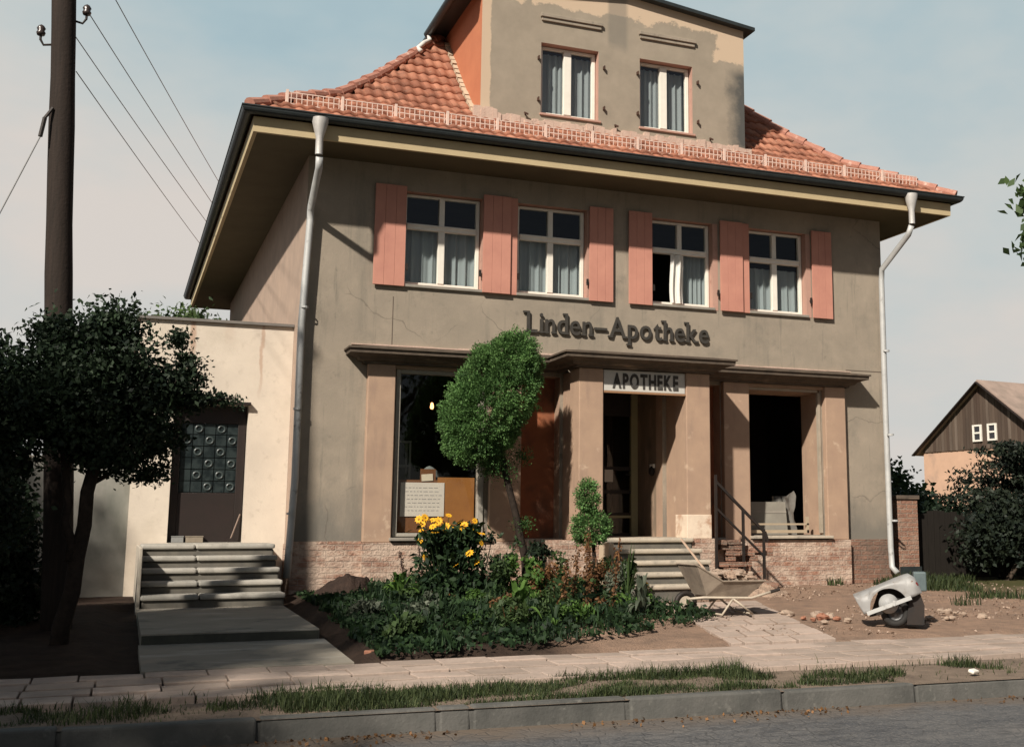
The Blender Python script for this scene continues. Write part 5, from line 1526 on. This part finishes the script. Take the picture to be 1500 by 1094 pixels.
# soil heap
def heap(name, c, rx, ry, h, mat, label, cat, seed=0, amp=.25):
    n = 34; V = []; F = []
    for j in range(n + 1):
        for i in range(n + 1):
            u, v = i / n * 2 - 1, j / n * 2 - 1; r2 = math.hypot(u, v)
            k = max(0, 1 - r2) ** 1.0
            x, y = c[0] + u * rx, c[1] + v * ry
            z = gz(x, y) - .03 + h * k * (1 + amp * noise.noise(Vector((x * 5, y * 5, seed)))) + (.05 * noise.noise(Vector((x * 12, y * 12, seed))) if k > 0 else -.03)
            V.append((x, y, z))
    for j in range(n):
        for i in range(n):
            a = j * (n + 1) + i; F.append((a, a + 1, a + n + 2, a + n + 1))
    return tag(np_object(name, V, F, mat, smooth=False), label, cat)


SOIL = M('dug_soil', (.05, .033, .026), (.028, .02, .017), 9, .95, .1, 0, 30, 1., bdist=.03)
heap('soil_heap', (2.98, -.75), .62, .45, .36, SOIL, 'dark heap of dug soil against the whitewashed plinth at the left', 'soil heap', 1, .5)
SAND = M('pale_rubble_dust', (.42, .3, .22), (.3, .215, .165), 9, .95, .1, 0, 30, 1., bdist=.03)
heap('rubble_heap', (8.55, -1.5), .75, .55, .3, SAND, 'pale heap of rubble and mortar dust beside the shop steps', 'rubble heap', 2, .5)


def stone_bm(c, r, seed, flat=.65):
    rr = random.Random(seed); b = MB(); n, m = 8, 5; vs = []
    for j in range(m + 1):
        for i in range(n):
            th = math.pi * j / m; ph = 2 * math.pi * i / n
            k = r * (1 + rr.uniform(-.28, .28))
            vs.append((c[0] + k * math.sin(th) * math.cos(ph) * 1.25, c[1] + k * math.sin(th) * math.sin(ph), c[2] + k * math.cos(th) * flat))
    b.add(vs, [(j * n + i, (j + 1) * n + i, (j + 1) * n + (i + 1) % n, j * n + (i + 1) % n) for j in range(m) for i in range(n)])
    return b


LUMP = M('mortar_lump', (.38, .29, .22), (.28, .21, .165), 12, .95); BLUMP = M('brick_lump', (.34, .16, .1), (.26, .12, .08), 12, .95)
rr = random.Random(77)
for i in range(14):
    x, y = rr.uniform(7.75, 8.3), rr.uniform(-4.9, -3.9)
    s = stone_bm((x, y, gz(x, y) + .02), rr.uniform(.03, .075), i)
    tag(s.build('rubble_stone', LUMP if i % 3 else BLUMP), 'lump of broken brick or mortar lying on the dirt left of the sidecar', 'stone', 'rubble left of the sidecar')
for i in range(14):
    x, y = rr.uniform(9.0, 10.2), rr.uniform(-4.9, -4.2)
    s = stone_bm((x, y, gz(x, y) + .015), rr.uniform(.025, .06), 100 + i)
    tag(s.build('rubble_stone', LUMP), 'pale mortar lump lying on the dirt right of the sidecar', 'stone', 'rubble right of the sidecar')
for i in range(16):
    x, y = rr.uniform(8.1, 9.05), rr.uniform(-1.75, -1.05)
    zz = gz(x, y) + .18 * max(0, 1 - math.hypot((x - 8.55) / .7, (y + 1.5) / .5)) + .03
    b = MB(); b.obox((x, y, zz + rr.uniform(0, .1)), (.23, .11, .065), Matrix.Rotation(rr.uniform(0, 3), 3, 'Z') @ Matrix.Rotation(rr.uniform(-.6, .6), 3, 'X') @ Matrix.Rotation(rr.uniform(-.5, .5), 3, 'Y'))
    tag(b.build('broken_brick', BRICKD if i % 3 else LUMP, bevel=.008), 'loose old brick tumbled on the rubble heap beside the shop steps', 'brick', 'bricks on the rubble heap')
b = MB(); b.bar((7.05, -3.4, .02), (7.72, -3.2, .14), .03, .03)
tag(b.build('lath', M('grey_lath', (.34, .28, .21), (.27, .22, .17), 9)), 'thin grey lath lying on rubble before the brick plinth', 'stick')
b = MB(); b.obox((2.33, -5.7, gz(2.3, -5.7) + .02), (.16, .1, .05), Matrix.Rotation(.5, 3, 'Z'))
tag(b.build('brick_fragment', BLUMP, bevel=.01), 'red brick fragment at the corner of the concrete path', 'brick')

# gravel and leaf litter
def scatter_bits(name, pts, size, mat, label, cat):
    return tag(leaf_cloud(name, pts, size, mat, None, .8, 2.5), label, cat, kind='stuff')


pts = []
for i in range(1500):
    x = RNG.uniform(-1, 11); y = kerb_y(x) - abs(RNG.normal(0, .17)) - .02
    if noise.noise(Vector((x * .9, 2, 0))) + .25 > RNG.random() * .8: pts.append((x, y, ROADZ + .012))
scatter_bits('leaf_litter', pts, .03, leaf_mat('fallen_leaf', (.06, .035, .02), (.26, .13, .05), .1), 'orange brown fallen leaves along the foot of the kerb', 'leaf litter')
pts = []
for i in range(2600):
    x = RNG.uniform(6.5, 13.5); y = RNG.uniform(-5.9, -.3)
    if noise.noise(Vector((x * .8, y * .8, 7))) > -.05: pts.append((x, y, gz(x, y) + .008))
scatter_bits('gravel', pts, .035, leaf_mat('pebble', (.17, .12, .09), (.42, .31, .24), .0), 'small pebbles and crumbs strewn over the dirt right of the path', 'gravel')

# grass verge
def grass():
    pts = []; hs = []
    while len(pts) < 34000:
        x = RNG.uniform(-3, 13); ky = kerb_y(x) + .16; y = RNG.uniform(ky, -7.38)
        t = (y - ky) / (-7.45 - ky)
        nz = noise.noise(Vector((x * .9, y * 2.2, 1))) + .5 * noise.noise(Vector((x * 3, y * 4, 2)))
        if 1.2 < x < 5.3: dens = .9 if nz > -.12 else .1
        elif x <= 1.2: dens = .4 if nz > .05 else .05
        else: dens = .7 if nz > .2 and t < .75 else .01
        if RNG.random() > dens: continue
        pts.append((x, y, gz(x, y) - .02)); hs.append((.025 + .065 * max(0, nz + .3)) * RNG.choice([RNG.uniform(.3, 1.1), RNG.uniform(.6, 1.9)], p=[.75, .25]) * (1 if x > -.5 else .7))
    V, F, t = blades(np.array(pts), np.array(hs), 1.1, .0032)
    tag(np_object('grass', V, F, GRASSL, attr=t), 'strip of rough grass between pavement and kerb', 'grass', kind='stuff')
    pts = []; hs = []
    while len(pts) < 5000:
        x = RNG.uniform(10.8, 16); y = RNG.uniform(-3.6, .1)
        nz = noise.noise(Vector((x * .7, y * 1.1, 9)))
        if nz < .12 + max(0, (11 - x)) * .15: continue
        pts.append((x, y, gz(x, y) - .01)); hs.append((.08 + .16 * nz) * RNG.uniform(.5, 1.4))
    V, F, t = blades(np.array(pts), np.array(hs), .9, .007)
    tag(np_object('weeds', V, F, GRASSL, attr=t), 'ragged weeds on the dirt before the dark yard gate', 'weeds', kind='stuff')


grass()
b = MB(); b.obox((7.1, -8.45, -.30), (.1, .06, .03), Matrix.Rotation(.4, 3, 'Z') @ Matrix.Rotation(.3, 3, 'X'))
tag(b.build('litter', WHITE, bevel=.01), 'scrap of white paper lying at the back of the kerb on the right', 'litter')

# ------------------------------------------------------------------ wheelbarrow
def wheelbarrow():
    y0, zb = -3.9, -.12
    SC = Matrix.Translation((7.0, y0, -.12)) @ Matrix.Diagonal((.92, .92, .92, 1)) @ Matrix.Translation((-7.0, -y0, .12))
    t = thing('wheelbarrow', (7.0, y0, zb), 'pale dusty wheelbarrow full of rubble standing before the shop steps', 'wheelbarrow')
    TR = M('dusty_steel_tray', (.33, .27, .21), (.23, .185, .145), 6, .85, .25, 0, 40, .2, [((.2, .16, .13), 4, .55, .72, None)])
    FR = M('cream_tube', (.5, .43, .34), (.4, .34, .27), 6, .6)
    b = MB(SC)
    # tray: high flared nose on the left, low rim at the right
    bot = [(6.63, .15), (7.24, .12)]; top = [(6.44, .55), (7.46, .33)]
    def ring(pts, hw): return [Vector((x, y0 + s * hw, z)) for s in (-1, 1) for x, z in pts]
    Bv, Tv = ring(bot, .2), ring(top, .31)
    Tm = [Vector((6.82, y0 + s * .31, .335)) for s in (-1, 1)]
    v = Bv + Tv + Tm      # 0,1 bot near ; 2,3 bot far ; 4,5 top near ; 6,7 top far ; 8 near mid, 9 far mid
    b.add(v, [(0, 1, 3, 2), (0, 4, 8), (0, 8, 5, 1), (2, 9, 6), (2, 3, 7, 9), (0, 2, 6, 4), (1, 5, 7, 3)])
    inner = [p + (Vector((7.0, y0, .5)) - p) * .04 for p in v]
    b.add(inner, [(2, 3, 1, 0), (8, 4, 0), (1, 5, 8, 0), (6, 9, 2), (9, 7, 3, 2), (4, 6, 2, 0), (3, 7, 5, 1)])
    b.tube([v[4], v[8], v[5], v[7], v[9], v[6], v[4]], .012, 6)
    b.build('tray', TR, t)
    for s in (-1, 1):
        b = MB(SC); b.tube([(6.42, y0 + s * .05, .1), (6.6, y0 + s * .19, .125), (7.28, y0 + s * .24, .105), (7.62, y0 + s * .29, .2)], .017, 8); b.build('frame_tube', FR, t, smooth=True)
        b = MB(SC); b.tube([(7.55, y0 + s * .278, .18), (7.68, y0 + s * .298, .215)], .022, 8); b.build('grip', BLACKIRON, t)
        b = MB(SC); b.tube([(7.02, y0 + s * .22, .11), (6.84, y0 + s * .24, -.1)], .014, 8); b.tube([(7.0, y0 + s * .22, .11), (7.3, y0 + s * .24, -.1)], .014, 8); b.build('leg', FR, t, smooth=True)
    b = MB(SC); b.tube([(6.84, y0 - .24, -.1), (6.84, y0 + .24, -.1)], .013, 8); b.tube([(7.3, y0 - .24, -.1), (7.3, y0 + .24, -.1)], .013, 8); b.build('foot_bar', FR, t)
    b = MB(SC); pts = [(6.42 + .135 * math.cos(a), y0, .04 + .135 * math.sin(a)) for a in np.linspace(0, 2 * math.pi, 25)]; b.tube(pts, .035, 8, False)
    wh = b.build('wheel', BLACKIRON, t, smooth=True)
    b = MB(SC); b.lathe([(0, -.03), (.1, -.02), (.1, .02), (0, .03)], (6.42, y0, .04), (0, 1, 0), 18); b.tube([(6.42, y0 - .07, .06), (6.42, y0 + .07, .06)], .012); b.build('rim', FR, wh)
    rr = random.Random(88)
    for i in range(22):
        x = rr.uniform(6.78, 7.38); c = (x, y0 + rr.uniform(-.2, .2), .31 + rr.uniform(0, .07))
        s = stone_bm(c, rr.uniform(.035, .075), 300 + i, .7)
        tag(s.build('rubble_lump', LUMP if i % 2 else SAND), 'lump of rubble lying in the tray of the wheelbarrow', 'stone', 'rubble in the wheelbarrow')
    t = thing('shovel', (6.9, -3.6, .3), 'shovel with a pale handle stuck in the rubble of the wheelbarrow', 'shovel')
    b = MB(SC); b.bar((6.55, -3.5, .88), (6.83, -3.75, .42), .025, .025); b.build('handle', M('pale_shaft', (.5, .36, .26), (.42, .3, .22), 9), t)
    b = MB(SC); b.obox((6.92, -3.83, .36), (.24, .2, .012), Matrix.Rotation(R(-10), 3, 'X') @ Matrix.Rotation(R(35), 3, 'Y')); b.build('blade', RUST, t)


wheelbarrow()


# ------------------------------------------------------------------ sidecar
def sidecar():
    o = Vector((8.5, -5.2, gz(8.5, -5.2))); M0 = Matrix.Translation(o) @ Matrix.Rotation(R(-32), 4, 'Z')
    t = thing('sidecar', o, 'tipped silver white sidecar shell with open wheel arch and red tail lamp', 'sidecar')
    SIL = M('silver_white_paint', (.35, .345, .335), (.26, .255, .25), 4, .55, .35, .1, 60, .05, [((.2, .17, .145), 5, .52, .7, None), ((.14, .075, .045), 9, .64, .72, None)])
    hi_p = [(-.40, .355), (-.29, .40), (-.11, .467), (.073, .546), (.2, .595), (.25, .606), (.303, .576), (.35, .50), (.364, .473), (.385, .40)]
    lo_p = [(-.40, .345), (-.29, .143), (-.222, .165)]
    ac, ar = (0.005, .225), .222
    def interp(pr, x):
        for (x0, z0), (x1, z1) in zip(pr[:-1], pr[1:]):
            if x0 <= x <= x1: return z0 + (z1 - z0) * (x - x0) / (x1 - x0)
        return pr[-1][1] if x > pr[-1][0] else pr[0][1]
    def low(x):
        if x <= -.218: return interp(lo_p, x)
        if x <= .222: return ac[1] + math.sqrt(max(0, ar * ar - (x - ac[0]) ** 2))
        return interp([(.2221, .335), (.28, .352), (.385, .395)], x)
    xs = [-.40, -.37, -.34, -.29, -.25, -.22] + [ac[0] + ar * math.cos(a_) for a_ in np.linspace(math.pi * .985, math.pi * .015, 25)] + [.2285, .25, .28, .303, .33, .35, .364, .38, .385]
    xs = sorted(set(xs)); b = MB(M0); m = 6
    # closed cross-section at each x: near side up, over the rounded top, far side down
    def section(x):
        lo, hi = low(x), interp(hi_p, x); hi = max(hi, lo + .012); P = []
        f = min(1, (x + .5) / .12, (.47 - x) / .16) ** .5
        hw = .21 * f + .02
        for k in range(m + 1):
            z = lo + (hi - lo) * k / m; u = k / m
            P.append((x, -hw * (1 - .45 * max(0, u - .55) ** 2 * 4), z))
        return P + [(x, -p_[1], p_[2]) for p_ in P[::-1]]
    secs = [section(x) for x in xs]; n = 2 * (m + 1)
    vs = [p_ for q in secs for p_ in q]; fs = []
    for i in range(len(xs) - 1):
        for k in range(n - 1): fs.append((i * n + k, (i + 1) * n + k, (i + 1) * n + k + 1, i * n + k + 1))
    for i in range(len(xs) - 1):
        if xs[i + 1] <= -.2 or xs[i] >= .2285: fs.append((i * n, i * n + n - 1, (i + 1) * n + n - 1, (i + 1) * n))
    fs += [tuple(range(n)), tuple(range(len(vs) - 1, len(vs) - n - 1, -1))]
    b.add(vs, fs); body = b.build('body', SIL, t, smooth=True)
    q = MB(M0); q.bar((-.255, -.245, .155), (.255, -.245, .345), .022, .045); q.bar((.05, -.255, .25), (.06, -.255, .31), .02, .035); q.build('side_bar', ZINC, body)
    q = MB(M0); q.add([(-.22, .0, .1), (.26, .0, .2), (.26, .0, .46), (-.1, .0, .42)], [(0, 1, 2, 3)]); q.build('arch_lining', BLACKIRON, body)
    q = MB(M0); q.lathe([(.0, .05), (.03, .045), (.05, .025), (.055, 0)], (.295, -.17, .475), (.35, -.93, .05), 16); q.build('tail_lamp', M('red_lamp', (.2, .025, .018), (.15, .02, .015), 10, .3, .5), body, smooth=True)
    q = MB(M0); q.box(.31, .46, .04, .22, .40, .625); q.build('rear_box', M('teal_grey', (.11, .145, .145), (.085, .11, .115), 6, .5), body, bevel=.015)
    q = MB(M0); q.prism([(.2, .03), (.4, .03), (.41, .25), (.36, .40), (.24, .34)], -.15, .17); q.build('mudflap', BLACKIRON, body)
    c = Vector((.075, -.09, .165))
    b = MB(M0); b.tube([(c.x + .13 * math.cos(a_), c.y, c.z + .13 * math.sin(a_)) for a_ in np.linspace(0, 2 * math.pi, 37)], .042, 10, False)
    wh = b.build('wheel', M('rubber', (.022, .021, .02), (.032, .03, .028), 14, .75), t, smooth=True)
    b = MB(M0); b.lathe([(.098, -.03), (.092, -.012), (.05, -.02), (.025, -.045), (0, -.05)], c, (0, 1, 0), 24); b.build('rim', M('dull_rim', (.07, .07, .07), (.045, .045, .045), 8, .4, .5, .4), wh, smooth=True)
    b = MB(M0); b.lathe([(.115, .02), (.105, -.005), (.06, -.03), (.03, -.045), (0, -.045)], (-.0, -.165, .265), (0, 1, 0), 24); b.build('wheel_disc', M('grey_disc', (.36, .36, .35), (.26, .26, .26), 6, .5), t, smooth=True)


sidecar()

# ------------------------------------------------------------------ right-hand vegetation
def tree(name, loc, lobes, n, leaf, mat, label, r=.15, cat='tree', th=None, spread=.16, cluster=22, shell=.5, up=.5, group=None):
    t = thing(name, loc, label, cat, group)
    b = MB(); x, y, z = loc; cx = np.mean([l[0] for l in lobes]); cy = np.mean([l[1] for l in lobes]); cz = np.mean([l[2] for l in lobes])
    trunk(b, (x, y, z - .3), (cx, cy, cz), r, r * .5, .06, 7, int(abs(x * 10)))
    for i, l in enumerate(lobes[:7]): trunk(b, (x + (cx - x) * .7, y + (cy - y) * .7, z + (cz - z) * .7), (l[0], l[1], l[2]), r * .4, r * .12, .08, 6, i)
    b.build('trunk', BARK, t, smooth=True)
    P, tn = lobes_points(lobes, n, cluster, spread, shell)
    leaf_cloud('crown', P, leaf, mat, t, .6, up, tn)
    return t


tree('bush', (15.2, 4.2, 0), [(14.6, 4.2, 1.6, .8, .8, .8), (15.5, 4.4, 1.3, .9, .8, .9), (16.3, 4.5, 1.0, .8, .8, .8), (14.2, 4.3, 1.0, .6, .8, 1.0)], 6000, .13, MIDLEAF, 'green bush behind the brick pier in front of the distant barn', .1, 'bush')
tree('bush', (14.0, 2.4, 0), [(13.9, 2.4, .9, .8, .6, .7), (15.0, 2.2, .8, .9, .6, .6), (16.2, 2.2, .8, .9, .6, .6)], 5000, .11, DARKLEAF, 'low dark bush just behind the dark board gate', .08, 'bush')


tree('dark_shrub', (14.4, -.15, 0), [(14.1, -.1, .7, .6, .4, .55), (14.9, -.1, .75, .6, .4, .6), (15.7, -.1, .7, .6, .4, .6), (16.6, -.1, .8, .6, .4, .6), (14.5, .0, 1.15, .5, .3, .35), (15.5, 0, 1.2, .6, .3, .35)], 9000, .1, CONIFL, 'black green shrub hiding most of the dark board gate', .06, 'shrub', spread=.1, shell=.2)


def conifer():
    t = thing('yew', (16.8, 1.6, 0), 'spreading black green yew beyond the board gate at the right edge', 'tree')
    b = MB(); trunk(b, (16.8, 1.6, -.2), (16.8, 1.6, 2.1), .12, .05, .03, 6, 3); Pn = []; tn = []
    rr = random.Random(19)
    for k in range(190):
        z = rr.uniform(.1, 2.45); a = rr.uniform(0, 6.28); L = (2.25 - .45 * abs(z - .9)) * rr.uniform(.65, 1.08)
        if z > 1.7: L *= .75
        d = Vector((math.cos(a), math.sin(a) * .8, .12)); p0 = Vector((16.8, 1.6, z)); p1 = p0 + d * L
        b.tube([p0, p0.lerp(p1, .6) + Vector((0, 0, .05)), p1], [.02, .012, .005], 5)
        m = 130; u = RNG.uniform(.15, 1.05, m)[:, None]
        q = np.array(p0) + (np.array(p1) - np.array(p0)) * u + RNG.normal(0, 1, (m, 3)) * np.array([.11, .11, .035]); Pn.append(q); tn.append(np.full(m, rr.random()))
    b.build('trunk', DARKBARK, t); leaf_cloud('crown', np.concatenate(Pn), .11, CONIFL, t, .4, .8, np.concatenate(tn))


conifer()
# bough reaching in at the right
tree('roadside_tree', (11.6, -7.4, -.3), [(10.35, -7.0, 4.5, .8, .8, .75), (11.4, -7.3, 5.0, 1.1, 1.1, .9), (12.3, -7.5, 4.8, 1.1, 1.1, .9), (11.5, -7.3, 5.9, 1.0, 1.0, .7), (9.55, -6.9, 4.15, .36, .4, .2), (9.62, -6.9, 4.7, .3, .36, .26), (9.4, -6.85, 4.05, .18, .2, .1)], 9000, .12, MIDLEAF,
     'roadside tree at the right edge, only its leafy bough tips in view', .14, spread=.1, shell=.35)
# street trees left of the camera: they shade the path and the road
LT = 'broad leafy street tree outside the frame, unseen, placed for its shade'
def street(x, y, z, rx, rz, seed, n=5200):
    rr = random.Random(seed); lob = [(x, y, z, rx, rx, rz)]
    for k in range(6):
        a = k * 1.05 + rr.random(); lob.append((x + math.cos(a) * rx * .6, y + math.sin(a) * rx * .6, z + rr.uniform(-.4, .4) * rz, rx * .6, rx * .6, rz * .6))
    tree('unseen_street_tree', (x, y, -.4), lob, n, .3, LINDENL, LT, .22, group='street trees beside the photographer', spread=.3, cluster=20, shell=.25)


def shade_from(gx, gy, h):
    k = (h + .25) / 1.13
    return gx - 1.05 * k, gy - 1.0 * k


for gx, gy, h, rx, rz, sd in ((-.7, -4.3, 7.4, 2.6, 2.1, 1), (-1.8, -8.2, 8.0, 3.0, 2.3, 2), (-1.5, 2.6, 8.2, 2.4, 2.0, 4)):
    sx_, sy_ = shade_from(gx, gy, h); street(sx_, sy_, h, rx, rz, sd)
for i, x in enumerate((-13, -5.5, 2, 9.5, 17)): street(x, -28 + (i % 2), 6.6, 4.3, 4.4, 20 + i, 3200)  # unseen row behind the camera, added to block sky light

# ------------------------------------------------------------------ light, sky, camera
SUN = Vector((-1.05, -1.0, 1.13)).normalized()
ld = bpy.data.lights.new('sun', 'SUN'); ld.energy = 5.0; ld.angle = R(1.6); ld.color = (1.0, .92, .81)
sun = bpy.data.objects.new('sun', ld); COL.objects.link(sun)
sun.rotation_euler = SUN.to_track_quat('Z', 'Y').to_euler()
W = bpy.data.worlds.new('World'); S.world = W; W.use_nodes = True
nt = W.node_tree; nt.nodes.clear()
out = nt.nodes.new('ShaderNodeOutputWorld'); bg = nt.nodes.new('ShaderNodeBackground'); bg.inputs[1].default_value = .05
sky = nt.nodes.new('ShaderNodeTexSky'); sky.sky_type = 'NISHITA'; sky.sun_disc = False
sky.sun_elevation = math.asin(SUN.z); sky.sun_rotation = math.atan2(SUN.x, SUN.y)
sky.air_density = 1.0; sky.dust_density = 1.0; sky.ozone_density = 1.0
hs = N(nt, 'ShaderNodeHueSaturation', i_Saturation=.5, i_Value=.75); nt.links.new(sky.outputs[0], hs.inputs['Color'])
tc = nt.nodes.new('ShaderNodeTexCoord')
sp = N(nt, 'ShaderNodeSeparateXYZ'); nt.links.new(tc.outputs['Generated'], sp.inputs[0])
# a bright veil of thin cloud lies over the northern half of the sky, behind the house
nz = tnoise(nt, tc.outputs['Generated'], 1.7, 6, .55, (1, 1, 2.0))
el = N(nt, 'ShaderNodeMath', operation='MULTIPLY_ADD', i_1=-.75); nt.links.new(sp.outputs[2], el.inputs[0]); nt.links.new(nz, el.inputs[2])
veil = ramp(nt, el.outputs[0], [(.08, (4.2, 6.3, 7.6)), (.24, (6.3, 8.2, 8.9)), (.38, (8.8, 9.4, 9.3)), (.5, (10.8, 10.0, 9.3))])
north = ramp(nt, sp.outputs[1], [(.1, 0.), (.5, 1.)])
sk = mix(nt, north, hs.outputs[0], veil)
nt.links.new(sk, bg.inputs[0]); nt.links.new(bg.outputs[0], out.inputs[0])

cam = bpy.data.cameras.new('camera'); cam.sensor_width = 36; cam.lens = 36 * 1745 / 1500
cam.shift_x = -(918 - 750) / 1500; cam.shift_y = -(547 - 481) / 1500
cam.clip_end = 2000; cam.clip_start = .05
co = bpy.data.objects.new('camera', cam); COL.objects.link(co)
pitch, yaw = R(9.25), R(23.0)
fw = Vector((math.sin(yaw) * math.cos(pitch), math.cos(yaw) * math.cos(pitch), math.sin(pitch)))
co.location = (0, -17.3, 1.0); co.rotation_euler = fw.to_track_quat('-Z', 'Y').to_euler()
S.camera = co
S.view_settings.view_transform = 'Standard'; S.view_settings.look = 'None'; S.view_settings.exposure = .34; S.view_settings.gamma = 1
